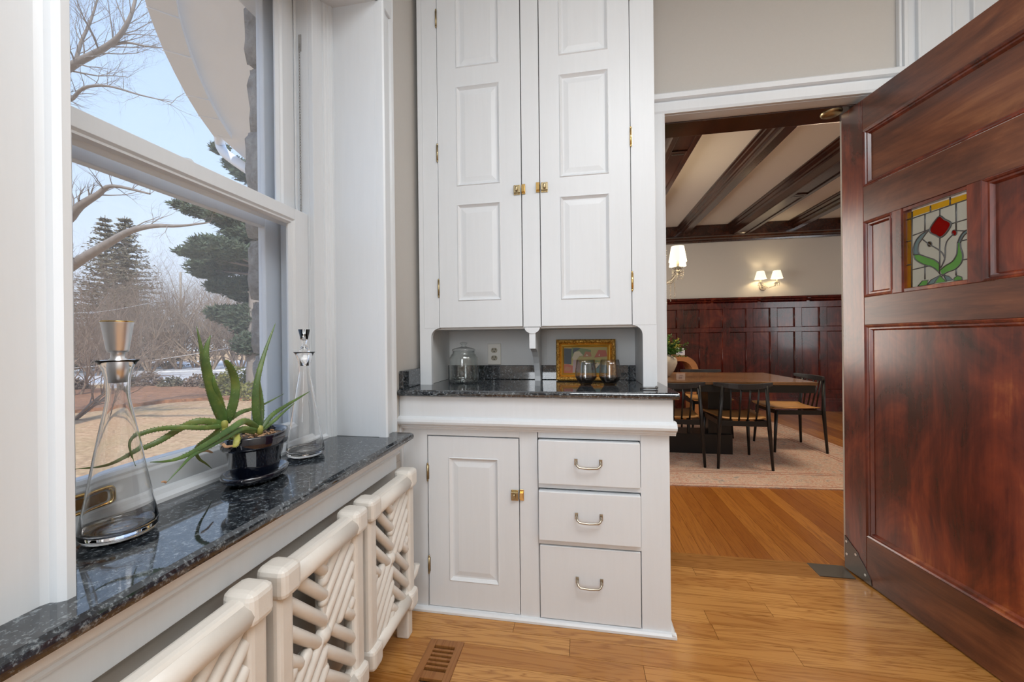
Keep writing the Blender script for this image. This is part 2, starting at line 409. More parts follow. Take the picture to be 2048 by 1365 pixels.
# ------------------------------------------------------------------ room shell
WY = 2.06          # pantry face of the wall with the doorway
FYD = 6.75         # far wall of the dining room
fl = box('floor', 'dark_gap', -.77, 2.35, -2.2, 2.05, -.08, -.012); struct(fl, 'golden oak strip floor of the pantry')
fd = box('floor', 'dark_gap', -1.3, 6.3, 2.18, FYD+.05, -.08, -.012); struct(fd, 'orange oak strip floor of the dining room')
def planks(parent, mname, u0, u1, v0, v1, wdt, axis, lens, cuts=()):
    v = v0; k = 0
    while v < v1-.001:
        u = u0; ve = min(v+wdt, v1)
        u -= random.uniform(0, lens*.8)
        while u < u1:
            l = random.uniform(.6, 1.4)*lens; a, b = max(u, u0), min(u+l, u1); u += l
            if b-a < .02: continue
            segs = [(a, b)]
            for (ca, cb, da, db) in cuts:
                if v < db-.001 and ve > da+.001:
                    ns = []
                    for (p, q) in segs:
                        if q <= ca or p >= cb: ns.append((p, q))
                        else:
                            if p < ca-.01: ns.append((p, ca))
                            if q > cb+.01: ns.append((cb, q))
                    segs = ns
            for p, q in segs:
                g = .0007
                mb = MB()
                if axis == 'x': mb.box(p+g, q-g, v+g, ve-g, -.012, 0)
                else: mb.box(v+g, ve-g, p+g, q-g, -.012, 0)
                mb.build('plank', mname, parent)
        v = ve; k += 1
# register hole: x -.566..-.436, y 1.10..1.408
planks(fl, 'oak_plank', -.75, 2.2, .9154, 2.05, .0821, 'x', .95, cuts=[(-.566, -.436, 1.0796, 1.408)])
planks(fd, 'oak_plank_dining', 2.18, FYD, .2, 4.6, .085, 'y', 2.1)
planks(fd, 'oak_plank_dining', 2.18, FYD, 4.6, 6.2, .17, 'y', 3)
planks(fd, 'oak_plank_dining', 2.18, FYD, -1.2, .2, .17, 'y', 3)
planks(fl, 'oak_plank', -.75, 2.2, -2.1, .9154, .164, 'x', 1.4)
th = MB().box(.36, 1.40, 2.05, 2.18, -.012, .001).build('trim_1', 'oak_threshold'); struct(th, 'oak threshold board across the doorway')

# pantry walls
struct(box('ceiling', 'plaster_white', -1.3, 2.4, -2.3, 2.2, 3.02, 3.15), 'white pantry ceiling')
wl = MB()
for a in ((-1.25, -.75, -2.3, .45, -.1, 3.1), (-1.25, -.75, 1.385, 2.2, -.1, 3.1), (-1.25, -.75, .45, 1.385, -.1, .745), (-1.25, -.75, .45, 1.385, 2.435, 3.1)): wl.box(*a)
struct(wl.build('wall_left', 'greige_wall'), 'pantry window wall')
wb = MB()
for a in ((-.75, .425, WY, 2.20, 0, 3.1), (1.35, 2.4, WY, 2.20, 0, 3.1), (.425, 1.35, WY, 2.20, 2.25, 3.1)): wb.box(*a)
wb = struct(wb.build('wall_back', 'greige_wall'), 'pantry wall with the doorway to the dining room')
struct(box('wall_right', 'cream_wall', 2.15, 2.35, -2.3, WY, 0, 3.1), 'pantry wall beyond the open door')
struct(box('wall_rear', 'greige_wall', -1.25, 2.4, -2.4, -2.2, 0, 3.1), 'pantry wall behind the viewpoint')
# mouldings of the tall press to the right of the doorway
tp = thing('trim_2', 'white pilaster mouldings on the wall above the open door', None, (1.43, WY, 2.3), kind='structure')
for a, b, d in ((1.436, 1.448, .022), (1.448, 1.464, .034), (1.504, 1.518, .030), (1.643, 1.655, .019), (1.712, 1.722, .03)):
    MB().box(a, b, WY-d, WY, 2.0, 3.02).build('moulding', 'white_paint', tp, .003)
box('board', 'white_paint', 1.464, 1.90, WY-.012, WY, 2.0, 3.02, tp)

# door casing
dc = thing('trim_3', 'white moulded casing round the dining room doorway', None, (.42, WY, 0), kind='structure')
def casing_prof(flip=1):
    return [(0, 0), (0, -.022), (.012, -.026), (.05, -.026), (.054, -.018), (.060, -.018), (.063, -.026), (.070, -.034), (.092, -.036), (.100, -.028), (.100, 0)]
MB().prism([(z+2.245, WY+d) if 0 else (WY+d, z+2.245) for z, d in casing_prof()], 'x', .325, 1.47).build('head_casing', 'white_paint_trim', dc)
MB().prism([(.427-z, WY+d) for z, d in casing_prof()], 'z', 0, 2.245).build('side_casing', 'white_paint_trim', dc)
MB().prism([(1.348+z, WY+d) for z, d in casing_prof()], 'z', 0, 2.245).build('side_casing', 'white_paint_trim', dc)
MB().box(.427, 1.348, WY-.004, 2.12, 2.243, 2.25).box(.425, .430, WY, 2.12, 0, 2.245).box(1.345, 1.35, WY, 2.12, 0, 2.245).build('jamb_lining', 'white_paint_trim', dc)
# dark lining on the dining side
dj = thing('trim_4', 'dark stained lining of the doorway on the dining side', None, (.42, 2.12, 0), kind='structure')
box('head_lining', 'beam_wood', .40, 1.38, 2.12, 2.27, 2.236, 2.262, dj, .003)
box('jamb_board', 'beam_wood', .40, .43, 2.12, 2.27, 0, 2.236, dj)
box('jamb_board', 'beam_wood', 1.347, 1.38, 2.12, 2.27, 0, 2.236, dj)
MB().box(.30, 1.48, 2.27, 2.29, 2.25, 2.38).box(.30, .425, 2.27, 2.29, 0, 2.25).box(1.36, 1.48, 2.27, 2.29, 0, 2.25).build('dark_casing', 'beam_wood', dj, .004)
pv = MB().lathe([(0, -.012), (.034, -.012), (.043, -.006), (.045, 0)], (1.235, 2.17, 2.236), 20)
pv.build('pivot_plate', 'brass_dull', dj)

# ------------------------------------------------------------------ window
wn = thing('window_1', 'white double hung sash window over the granite sill', None, (-.75, .9, .77), kind='structure')
# granite sill
sill = thing('windowsill', 'long black speckled granite windowsill with a rounded front edge', 'windowsill', (-.80, .6, .735))
prof = [(-.962, .745), (-.662, .742), (-.652, .747), (-.648, .756), (-.652, .765), (-.662, .770), (-.962, .770)]
s1 = MB().prism(prof, 'y', .14, 1.462); s1.build('slab', 'granite', sill, .006, seg=3)
sill_ap = thing('trim_5', 'white moulded apron under the granite sill', None, (-.73, .6, .63), kind='structure')
ap = [(-.75, .741), (-.672, .741), (-.675, .728), (-.688, .722), (-.690, .712), (-.700, .708), (-.704, .700), (-.700, .696), (-.704, .690), (-.716, .686), (-.716, .632), (-.75, .632)]
MB().prism(ap, 'y', -.4, 1.44).build('apron', 'white_paint_trim', sill_ap)
box('lower_wall', 'greige_wall', -.752, -.748, -.4, 1.56, 0, .632, sill_ap)
# stool / stop moulding at the sash foot
MB().prism([(-.965, .77), (-.940, .77), (-.941, .778), (-.950, .786), (-.956, .795), (-.965, .798)], 'y', .45, 1.37).build('stool_moulding', 'white_paint_trim', wn)
# side jambs + stepped stop
def wbox(n_, m_, *a, bev=.002): return box(n_, m_, *a, wn, bev)
wbox('jamb', 'white_paint_trim', -.95, -.7495, 1.3705, 1.400, .77, 2.43)
wbox('jamb', 'white_paint_trim', -.95, -.7495, .42, .4495, .77, 2.43)
wbox('head_jamb', 'white_paint_trim', -1.25, -.735, .44, 1.386, 2.42, 2.436)
for sy, y1, y0 in ((1, 1.371, 1.285), (-1, .449, .535)):
    wbox('stop', 'white_paint_trim', -.968, -.950, y0, y1, .77, 2.42)
    MB().prism([(-.951, y1), (-.951, y1-sy*.032), (-.944, y1-sy*.031), (-.941, y1-sy*.024), (-.936, y1-sy*.022), (-.934, y1-sy*.014), (-.925, y1-sy*.010), (-.925, y1)], 'z', .77, 2.42).build('stop_moulding', 'white_paint_trim', wn)
    wbox('channel', 'white_paint_trim', -1.09, -.968, y0, y0+sy*.02, .77, 2.42)
    wbox('parting_bead', 'white_paint_trim', -1.020, -1.014, y0, y0-sy*.010, .77, 2.42)
    box('outer_jamb', 'white_paint_trim', -1.25, -1.15, y1-sy*.002, y1+sy*.02, .74, 2.42, wn)
# casing boards on the wall
def vcasing(y_in, sy):
    P = [(0, 0), (0, .028), (.004, .034), (.014, .034), (.020, .026), (.022, .016), (.030, .012), (.085, .012), (.089, .020), (.100, .024), (.106, .018), (.106, 0)]
    return MB().prism([(-.75+d, y_in+sy*t) for t, d in P], 'z', .77, 2.60).build('casing', 'white_paint_trim', wn)
vcasing(1.370, 1); vcasing(.450, -1)
box('head_casing', 'white_paint_trim', -.75, -.728, .34, 1.48, 2.42, 2.54, wn, .004)
def sash(name, xi, xo, y0, y1, z0, z1, st, rb, rt):
    s = MB().box(xi, xo, y0, y0+st, z0, z1).box(xi, xo, y1-st, y1, z0, z1).build(name, 'white_paint_trim', wn, .002)
    MB().box(xi, xo, y0+st, y1-st, z0, z0+rb).build('bottom_rail', 'white_paint_trim', s, .002)
    MB().box(xi, xo, y0+st, y1-st, z1-rt, z1).build('top_rail', 'white_paint_trim', s, .002)
    # sticking moulding round the pane, room side
    a, b, c, d = y0+st, y1-st, z0+rb, z1-rt; mb = MB()
    for k, (i, dx) in enumerate(((0, 0), (.006, .006), (.010, .006), (.016, .014))):
        pass
    rg = [[(xi-dx, a+i, c+i), (xi-dx, b-i, c+i), (xi-dx, b-i, d-i), (xi-dx, a+i, d-i)] for i, dx in ((0, .0005), (.005, .005), (.010, .006), (.016, .015), (.016, abs(xo-xi)/2+.002))]
    for p, q in zip(rg, rg[1:]): mb.add(p+q, [(i, (i+1) % 4, 4+(i+1) % 4, 4+i) for i in range(4)])
    mb.build('glazing_bead', 'white_paint_trim', s)
    xm = (xi+xo)/2
    MB().box(xm-.0015, xm+.0015, a+.008, b-.008, c+.008, d-.008).build('pane', 'window_glass', s)
    return s
ls = sash('lower_sash', -.975, -1.012, .536, 1.284, .775, 1.600, .066, .066, .040)
us = sash('upper_sash', -1.022, -1.058, .536, 1.284, 1.556, 2.418, .062, .040, .060)
# meeting rail moulding on the upper sash seen under the lower one, brass lift
lift = MB()
lx, ly0, ly1, lz0, lz1 = -.975, .585, .672, .795, .836
for i in range(2):
    pass
def rr(y0, y1, z0, z1, r, n=5):
    pts = []
    for cy_, cz_, a0 in ((y1-r, z1-r, 0), (y0+r, z1-r, 90), (y0+r, z0+r, 180), (y1-r, z0+r, 270)):
        for k in range(n+1): t = R(a0+90*k/n); pts.append((cy_+r*math.cos(t), cz_+r*math.sin(t)))
    return pts
rgs = []
for ins, dx in ((0, 0), (0, .004), (.004, .006), (.008, .004), (.009, -.003), (.014, -.006)):
    rgs.append([(lx+dx, y, z) for y, z in rr(ly0+ins, ly1-ins, lz0+ins*.7, lz1-ins*.7, .012-ins*.4)])
for p, q in zip(rgs, rgs[1:]):
    n_ = len(p); lift.add(p+q, [(i, (i+1) % n_, n_+(i+1) % n_, n_+i) for i in range(n_)], True)
lift.add([(a+.0062+.0, b, c) for a, b, c in rgs[-1]], [tuple(range(len(rgs[-1])))])
lf = lift.build('sash_lift', 'brass', ls); lf['label'] = 'polished brass recessed sash lift'
# chain
ch = MB(); cz = 1.61
while cz < 2.22:
    ch.tube([(-1.000+.003*math.sin(t), 1.281+.003*0, cz+.0065*math.cos(t)) for t in [2*math.pi*k/8 for k in range(9)]], .0012, 4, False)
    cz += .010
    ch.tube([(-1.000, 1.281+.003*math.sin(t), cz+.0065*math.cos(t)) for t in [2*math.pi*k/8 for k in range(9)]], .0012, 4, False)
    cz += .010
ch.box(-1.006, -.994, 1.2835, 1.2845, 2.20, 2.262)
c_ = ch.build('sash_chain', 'chain_metal', wn); c_['label'] = 'metal sash chain'
MB().lathe([(0, 0), (.012, 0), (.014, .006), (.010, .012), (0, .013)], (-1.005, .865, 1.602), 14).box(-1.015, -.990, .84, .91, 1.600, 1.606).build('sash_lock', 'white_paint_trim', wn)
# storm window
st = thing('storm_window', 'grey aluminium storm window fitted outside the white sash', 'storm window', (-1.12, .9, .77))
for a in ((.45, .585, .75, 2.42), (1.225, 1.37, .75, 2.42)): box('stile', 'aluminium', -1.13, -1.10, *a, st, .003)
for a in ((.585, 1.225, .775, .83), (.585, 1.225, 1.545, 1.600), (.585, 1.225, 2.37, 2.42)): box('rail', 'aluminium', -1.13, -1.10, *a, st, .003)
box('rail', 'white_paint_trim', -1.16, -1.131, .585, 1.225, 1.560, 1.592, st, .002)
for z0, z1 in ((.83, 1.545), (1.60, 2.37)): box('pane', 'storm_glass', -1.118, -1.115, .585, 1.225, z0, z1, st)
# stone reveal outside
sr = thing('trim_6', 'rough grey field stones of the outer window reveal', None, (-1.3, 1.42, .7), kind='structure')
z = .55; k = 0
while z < 2.75:
    h = random.uniform(.14, .30); mb = MB()
    n_ = 6; x0, x1, y0, y1 = -1.335-random.uniform(0, .02), -1.255, 1.395+random.uniform(-.010, .02), 1.75
    vs = []; 
    for i in range(n_+1):
        for j in range(n_+1):
            u, t = i/n_, j/n_; e_ = min(u, 1-u, t, 1-t)*2
            vs.append((x0+(x1-x0)*u, y0+.03*(1-min(1, e_*2.2))**2+.012*noise.noise(Vector((u*4+k*3, t*4, k))), z+.006+(h-.012)*t))
    fs = [(i*(n_+1)+j, (i+1)*(n_+1)+j, (i+1)*(n_+1)+j+1, i*(n_+1)+j+1) for i in range(n_) for j in range(n_)]
    mb.add(vs, fs, True); mb.box(x0+.01, x1, y0+.03, y1, z+.004, z+h-.004)
    mb.build('stone', 'field_stone', sr); z += h; k += 1
box('outer_sill', 'white_paint_trim', -1.36, -1.13, .40, 1.40, .71, .755, sr)

# ------------------------------------------------------------------ radiator
rad = thing('radiator', 'white cast iron radiator with diagonal lattice sections under the sill', 'radiator', (-.67, .6, 0))
def capsule(mb, a, b, r, seg=8, flat=1.0):
    a, b = Vector(a), Vector(b); d = (b-a).normalized()
    mb.tube([a-d*r*.9, a-d*r*.5, a, b, b+d*r*.5, b+d*r*.9], [r*.45, r*.85, r, r, r*.85, r*.45], seg, True, flat)
def rad_section(y0, y1):
    zb, zt = .105, .640; xo, xi = -.645, -.690; w_ = .054; mb = MB()
    def ring4(a, b, c, d, x): return [(x, a, c), (x, b, c), (x, b, d), (x, a, d)]
    R_ = [ring4(y0+.004, y1-.004, zb+.012, zt-.012, xo), ring4(y0+w_, y1-w_, zb+.07, zt-.07, xo), ring4(y0+w_, y1-w_, zb+.07, zt-.07, xi), ring4(y0+.004, y1-.004, zb+.012, zt-.012, xi)]
    vs = sum(R_, []); fs = [(r*4+k, r*4+(k+1) % 4, ((r+1) % 4)*4+(k+1) % 4, ((r+1) % 4)*4+k) for r in range(4) for k in range(4)]
    mb.add(vs, fs); s = mb.build('section', 'radiator_enamel', rad, .014, seg=3)
    for a, b in ((y0, y0+.064), (y1-.064, y1)):
        for c, d in ((zt-.072, zt), (zb, zb+.072)): MB().box(-.705, -.630, a+.001, b-.001, c, d).build('corner_block', 'radiator_enamel', s, .016, seg=3)
    MB().tube([(-.662, y0+.03, zt-.046), (-.662, y1-.03, zt-.046)], .030, 12).build('top_tube', 'radiator_enamel', s)
    MB().tube([(-.662, y0+.03, zb+.042), (-.662, y1-.03, zb+.042)], .028, 12).build('bottom_tube', 'radiator_enamel', s)
    ya, yb, za, zc = y0+w_-.004, y1-w_+.004, zb+.062, zt-.066; ym, zm = (ya+yb)/2, (za+zc)/2
    def clipbar(cy, cz, dy, dz, qy0, qy1, qz0, qz1):
        t0, t1 = -9, 9
        for c0, d0, lo, hi in ((cy, dy, qy0, qy1), (cz, dz, qz0, qz1)):
            a, b = (lo-c0)/d0, (hi-c0)/d0
            if a > b: a, b = b, a
            t0, t1 = max(t0, a), min(t1, b)
        if t1-t0 > .012:
            m_ = MB(); capsule(m_, (-.664, cy+dy*t0, cz+dz*t0), (-.664, cy+dy*t1, cz+dz*t1), .0150, 10)
            m_.build('lattice_bar', 'radiator_enamel', s)
    for (qy0, qy1, qz0, qz1, sg) in ((ya, ym, zm, zc, -1), (ym, yb, za, zm, -1), (ym, yb, zm, zc, 1), (ya, ym, za, zm, 1)):
        cy, cz = (qy0+qy1)/2, (qz0+qz1)/2; dy, dz = .70, .714*sg; st_ = .046 if sg < 0 else .036
        for k in range(-5, 6): clipbar(cy-dz*k*st_, cz+dy*k*st_, dy, dz, qy0, qy1, qz0, qz1)
        if sg > 0: MB().box(-.684, -.668, qy0-.002, qy1+.002, qz0-.002, qz1+.002).build('web_plate', 'radiator_enamel', s)
    MB().box(-.682, -.656, ym-.010, ym+.010, za, zc).build('web_plate', 'radiator_enamel', s, .006)
    h = MB().lathe([(0, .018), (.014, .015), (.022, .006), (.024, -.008)], (0, 0, 0), 14)
    h.v = [(-.664+z_, ym+x_, zm+y_) for x_, y_, z_ in h.v]; h.build('hub', 'radiator_enamel', s)
for y0, y1 in ((.032, .375), (.378, .722), (.740, 1.090), (1.108, 1.450)): rad_section(y0, y1)
v = MB(); v.tube([(-.66, 1.44, .20), (-.66, 1.475, .205), (-.655, 1.485, .235)], .013, 10); v.build('bleed_valve', 'radiator_enamel', rad)
box('foot', 'radiator_enamel', -.70, -.65, 1.39, 1.43, 0, .12, rad, .006); box('foot', 'radiator_enamel', -.70, -.65, .74, .78, 0, .12, rad, .006)

# ------------------------------------------------------------------ base cabinet
BY = 1.56
bc = thing('base_cabinet', 'white painted base cabinet with one panelled door and three drawers', 'cabinet', (-.2, 1.8, 0))
fr = MB(); D_ = BY+.022
XS = (-.742, -.636, -.243, -.169, .226, .332)
for a, b in ((XS[0], XS[1]), (XS[2], XS[3]), (XS[4], XS[5])): fr.box(a, b, BY, D_, 0, .80)
fr.box(XS[1], XS[2], BY, D_, .737, .80).box(XS[3], XS[4], BY, D_, .740, .80)
fr.box(XS[3], XS[4], BY, D_, .540, .561).box(XS[3], XS[4], BY, D_, .316, .338).box(XS[1], XS[2], BY, D_, 0, .020).box(XS[3], XS[4], BY, D_, 0, .018)
fr.box(XS[0], XS[0]+.02, D_, WY-.01, 0, .80).box(XS[5]-.02, XS[5], D_, WY-.01, 0, .80)
fr.build('body', 'white_paint', bc, .0015)
MB().box(XS[0]+.02, XS[5]-.02, D_+.03, D_+.035, .02, .80).build('interior', 'dark_gap', bc)
# apron and bead moulding under the worktop
MB().box(-.748, .342, 1.535, 1.60, .815, .905).box(.322, .342, 1.60, WY-.01, .815, .905).build('frieze', 'white_paint', bc, .003)
bead = [(1.56, .765), (1.545, .766), (1.543, .772), (1.538, .776), (1.538, .781), (1.527, .784), (1.519, .791), (1.516, .800), (1.519, .810), (1.527, .817), (1.537, .820), (1.56, .820)]
MB().prism(bead, 'x', -.750, .352).build('bead_moulding', 'white_paint', bc)
MB().prism([(.332+(1.56-y)*.42, z_) for y, z_ in bead], 'y', 1.56, WY-.01).build('bead_moulding', 'white_paint', bc)
# scribe moulding at the floor
MB().prism([(1.56, .001), (1.543, .001), (1.543, .010), (1.549, .016), (1.56, .018)], 'x', -.74, .3485).prism([(.332, .001), (.349, .001), (.349, .010), (.343, .016), (.332, .018)], 'y', 1.5435, 2.03).build('shoe_moulding', 'white_paint', bc)
box('filler', 'white_paint', -.752, -.742, 1.54, 1.60, 0, .90, bc)
def panel_door(parent, x0, x1, z0, z1, y, panels, rail=None, name='door'):
    """stiles and rails as one mesh, each raised panel a sub-part"""
    px0 = min(p[0] for p in panels); px1 = max(p[1] for p in panels); mb = MB(); t = .02
    mb.box(x0, px0, y, y+t, z0, z1).box(px1, x1, y, y+t, z0, z1)
    zs = sorted((p[2], p[3]) for p in panels); cur = z0
    for a, b in zs: mb.box(px0, px1, y, y+t, cur, a); cur = b
    mb.box(px0, px1, y, y+t, cur, z1)
    d = mb.build(name, 'white_paint', parent)
    for p in panels:
        q = MB(); panel_rings(q, *p, y); q.build('panel', 'white_paint', d)
    return d
def latch(parent, x, y, z, s):
    """cupboard turn latch: box plate with knob on the door, keeper on the stile; s=+1 when the door lies to the left"""
    m_ = MB(); m_.box(x-s*.034, x-s*.004, y-.003, y, z-.022, z+.022).box(x-s*.033, x-s*.004, y-.012, y-.003, z-.014, z+.015)
    m_.lathe([(0, 0), (0, 0)], (x, y, z), 4)
    k = MB().lathe([(0, .012), (.005, .012), (.0075, .008), (.006, .003), (.004, 0)], (0, 0, 0), 12, 1.0, 1.6)
    m_.add([(x-s*.020+a, y-.012-c, z+b) for a, b, c in k.v], k.f, True)
    l = m_.build('latch', 'brass_dull', parent, .0012)
    m2 = MB(); m2.box(x+s*.002, x+s*.018, y-.003, y, z-.020, z+.024).box(x+s*.002, x+s*.016, y-.013, y-.003, z-.012, z+.014)
    for dz in (-.016, .019): m2.tube([(x+s*.010, y-.0045, z+dz), (x+s*.010, y-.003, z+dz)], .003, 8)
    for dz in (-.018, .018):
        for dx in (.010, .028): m2.tube([(x-s*dx, y-.0045, z+dz), (x-s*dx, y-.003, z+dz)], .0025, 8)
    m2.build('latch_keeper', 'brass', parent, .0012)
def hinge(parent, x, y, z, h=.034, m_='brass_dull'):
    mb = MB(); mb.tube([(x, y-.004, z-h), (x, y-.004, z+h)], .0045, 8)
    mb.lathe([(0, .010), (.003, .008), (.0045, .004), (.003, 0)], (x, y-.004, z+h), 8); mb.lathe([(.003, 0), (.0045, -.004), (.003, -.008), (0, -.010)], (x, y-.004, z-h), 8)
    mb.box(x-.006, x+.006, y-.0015, y, z-h, z+h); mb.build('hinge', m_, parent)
bd = panel_door(bc, -.632, -.247, .023, .733, BY-.001, [(-.543, -.331, .133, .648)])
hinge(bc, -.634, BY, .582, .030); hinge(bc, -.632, BY, .194, .030); latch(bc, -.245, BY-.001, .505, 1)
for nm, x0, x1, z0, z1, out_, hz in (('a', -.166, .222, .563, .735, .018, .655), ('b', -.166, .223, .340, .534, .018, .445), ('c', -.165, .223, .021, .312, .0, .185)):
    y0 = BY-.003-out_
    d = MB().box(x0, x1, y0, BY+.016, z0, z1).box(x0+.012, x1-.012, BY+.016, BY+.2, z0+.01, z1-.02).build('drawer', 'white_paint', bc, .003)
    cx_ = .0285; hb = MB(); yy = y0
    for s in (-1, 1):
        hb.box(cx_+s*.047-.006, cx_+s*.047+.006, yy-.003, yy, hz-.011, hz+.013)
    hb.tube([(cx_-.047, yy-.002, hz+.003), (cx_-.046, yy-.018, hz+.001), (cx_-.043, yy-.025, hz-.007), (cx_-.035, yy-.028, hz-.013), (cx_, yy-.029, hz-.015), (cx_+.035, yy-.028, hz-.013), (cx_+.043, yy-.025, hz-.007), (cx_+.046, yy-.018, hz+.001), (cx_+.047, yy-.002, hz+.003)], .0042, 10)
    hb.build('handle', 'nickel', d)
    
# ------------------------------------------------------------------ worktop
wt = thing('countertop', 'polished black granite countertop with a bullnose edge', 'countertop', (-.2, 1.8, .905))
pr = [(1.545, .905), (1.520, .905), (1.512, .909), (1.509, .918), (1.512, .927), (1.520, .931), (1.545, .931)]
MB().prism(pr+[(2.03, .931), (2.03, .905)], 'x', -.745, .360).build('slab', 'granite', wt, .003)
box('backsplash', 'granite', -.742, .312, 1.975, 1.995, .931, 1.004, wt, .003)
box('side_splash', 'granite', -.748, -.728, 1.535, 1.80, .931, 1.008, wt, .004)

# ------------------------------------------------------------------ wall cabinet
CY = 1.71
wc = thing('wall_cabinet', 'tall white wall cabinet with two panelled doors above the counter', 'cabinet', (-.2, 1.85, .931))
cf = MB(); T = .022
XL, XR = -.705, .318; OL, OR = -.672, .262; ZD = 1.190; ZT = 3.02
cf.box(XL, -.632, CY, CY+T, ZD, ZT).box(.221, XR, CY, CY+T, ZD, ZT)
def arch_leg(xo, xin, xdoor, s):
    r = .042; pts = [(xo, .931), (xin, .931), (xin, 1.148)]
    for k in range(1, 8): t = R(90*k/8); pts.append((xin+s*r*(1-math.cos(t)), 1.148+r*math.sin(t)))
    pts += [(xin+s*r, ZD), (xo, ZD)]
    return MB().prism(pts, 'y', CY, CY+T)
cf.build('face_frame', 'white_paint', wc, .0015)
arch_leg(XL, OL, -.632, 1).build('face_leg', 'white_paint', wc); arch_leg(XR, OR, .221, -1).build('face_leg', 'white_paint', wc)
MB().box(-.243, -.166, CY, CY+T, ZD-.002, ZT).build('centre_stile', 'white_paint', wc)
# rounded foot of the centre stile
pts = [(-.243, ZD), (-.166, ZD)]
for k in range(0, 15): t = R(0-180*k/14); pts.append((-.2045+.034*math.cos(t), 1.188+.027*math.sin(t)))
MB().prism(pts, 'y', CY, CY+T).build('stile_foot', 'white_paint', wc)
# carcass
ca = MB(); ca.box(XL, -.683, CY+T, 2.02, .932, ZT).box(.268, XR, CY+T, 2.04, .932, ZT).box(-.683, .268, 1.995, 2.02, .931, ZT).box(-.683, .268, CY+T, 1.995, 1.183, 1.20)
ca.build('carcass', 'cabinet_recess', wc)
MB().prism([(XL, CY), (XL-.022, CY), (XL-.024, CY+.006), (XL-.015, CY+.012), (XL-.017, CY+.03), (XL-.03, CY+.04), (XL-.04, CY+.06), (XL, CY+.06)], 'z', .931, ZT).build('scribe_moulding', 'white_paint', wc)
box('back_seam', 'cabinet_recess', -.206, -.166, 1.990, 1.995, 1.004, 1.183, wc)
# doors
dl = panel_door(wc, -.629, -.247, 1.193, 3.0, CY-.002, [(-.541, -.340, 1.312, 1.750), (-.541, -.340, 1.833, 2.284), (-.541, -.340, 2.368, 2.86)])
dr = panel_door(wc, -.162, .218, 1.193, 3.0, CY-.002, [(-.077, .131, 1.306, 1.753), (-.077, .131, 1.836, 2.282), (-.077, .131, 2.364, 2.86)])
MB().box(-.632, -.243, CY+.012, CY+.014, 1.2, 3.0).box(-.166, .221, CY+.012, CY+.014, 1.2, 3.0).build('shadow_board', 'dark_gap', wc)
for z_ in (1.374, 1.993, 2.608): hinge(wc, -.632, CY, z_)
for z_ in (1.375, 1.983, 2.60): hinge(wc, .221, CY, z_, .034, 'brass')
latch(wc, -.246, CY-.002, 1.795, 1); latch(wc, -.163, CY-.002, 1.798, -1)
# curved bracket under the centre stile
br = [(CY+.004, 1.19), (CY+.004, 1.094), (CY+.03, 1.093), (CY+.052, 1.088), (1.80, 1.076), (1.84, 1.052), (1.872, 1.020), (1.897, .985), (1.912, .955), (1.917, .931), (1.975, .931), (1.975, 1.19)]
MB().prism(br, 'x', -.218, -.191).build('bracket', 'white_paint', wc)
# small hook / cord on the counter beside the right leg
hk = MB().tube([(.235, 1.62, .935), (.262, 1.612, .936), (.290, 1.615, .936), (.300, 1.625, .936)], .003, 8).lathe([(.003, 0), (.005, .004), (.004, .012), (0, .013)], (.300, 1.625, .932), 10)
tag(hk.build('window_key', 'steel_plate'), 'small dark metal hook lying on the counter by the right cabinet leg', 'hook')

# outlet
ou = thing('wall_outlet', 'ivory duplex wall outlet above the black backsplash', 'outlet', (-.437, 1.995, 1.06))
box('plate', 'outlet_plate', -.472, -.402, 1.986, 1.995, 1.006, 1.116, ou, .003)
for z_ in (1.081, 1.041):
    r_ = MB(); r_.add([(-.437+.017*math.cos(t)*1.0, 1.984, z_+.015*max(-.86, min(.86, math.sin(t)))) for t in [2*math.pi*k/24 for k in range(24)]], [tuple(range(24))]); r_.build('receptacle', 'outlet_face', ou)
    s_ = MB()
    for dx in (-.007, .006): s_.box(-.437+dx-.0015, -.437+dx+.0015, 1.9835, 1.984, z_+.001, z_+.009)
    s_.tube([(-.437, 1.9835, z_-.007), (-.437, 1.984, z_-.007)], .003, 8); s_.build('slot', 'ink_black', ou)

# glass jar
jar = thing('glass_jar', 'lidded clear glass jar on the countertop left of the outlet', 'jar', (-.545, 1.80, .932))
jp = [(0, .004), (.060, .004), (.064, .010), (.065, .02), (.0652, .108), (.064, .120), (.056, .134), (.050, .140), (.050, .150), (.0475, .150), (.0475, .139), (.054, .131), (.0615, .119), (.0625, .108), (.0625, .02), (.058, .010), (0, .009)]
MB().lathe([(r*1.05, z_) for r, z_ in jp], (0, 0, 0), 32).build('jar_body', 'thin_glass', jar, world=False)
ld = [(0, .156), (.053, .151), (.056, .155), (.053, .160), (.036, .167), (.014, .171), (.009, .176), (.012, .182), (.018, .186), (.018, .190), (.010, .193), (0, .194)]
MB().lathe(ld, (0, 0, 0), 28).build('lid', 'thin_glass', jar, world=False)

# stemless glasses
def tumbler(loc, label):
    t = thing('wine_glass', label, 'glass', loc, group='stemless glasses on the counter')
    up = [(.0475, .036), (.046, .06), (.043, .085), (.040, .110), (.0388, .110), (.0418, .085), (.0447, .06), (.046, .037)]
    MB().lathe(up, (0, 0, 0), 28).build('bowl', 'smoke_light', t, world=False)
    lo_ = [(0, 0), (.022, 0), (.026, .003), (.040, .022), (.0475, .036), (.046, .037), (.038, .024), (.024, .008), (0, .006)]
    b_ = MB().lathe(lo_, (0, 0, 0), 28).build('tinted_base', 'smoke_glass', t, world=False); b_['label'] = 'dark smoke tinted base'
    return t
tumbler((.026, 1.76, .932), 'smoke tinted stemless glass standing before the middle of the gold framed painting')
tumbler((.130, 1.765, .932), 'smoke tinted stemless glass at the right edge of the gold framed painting')

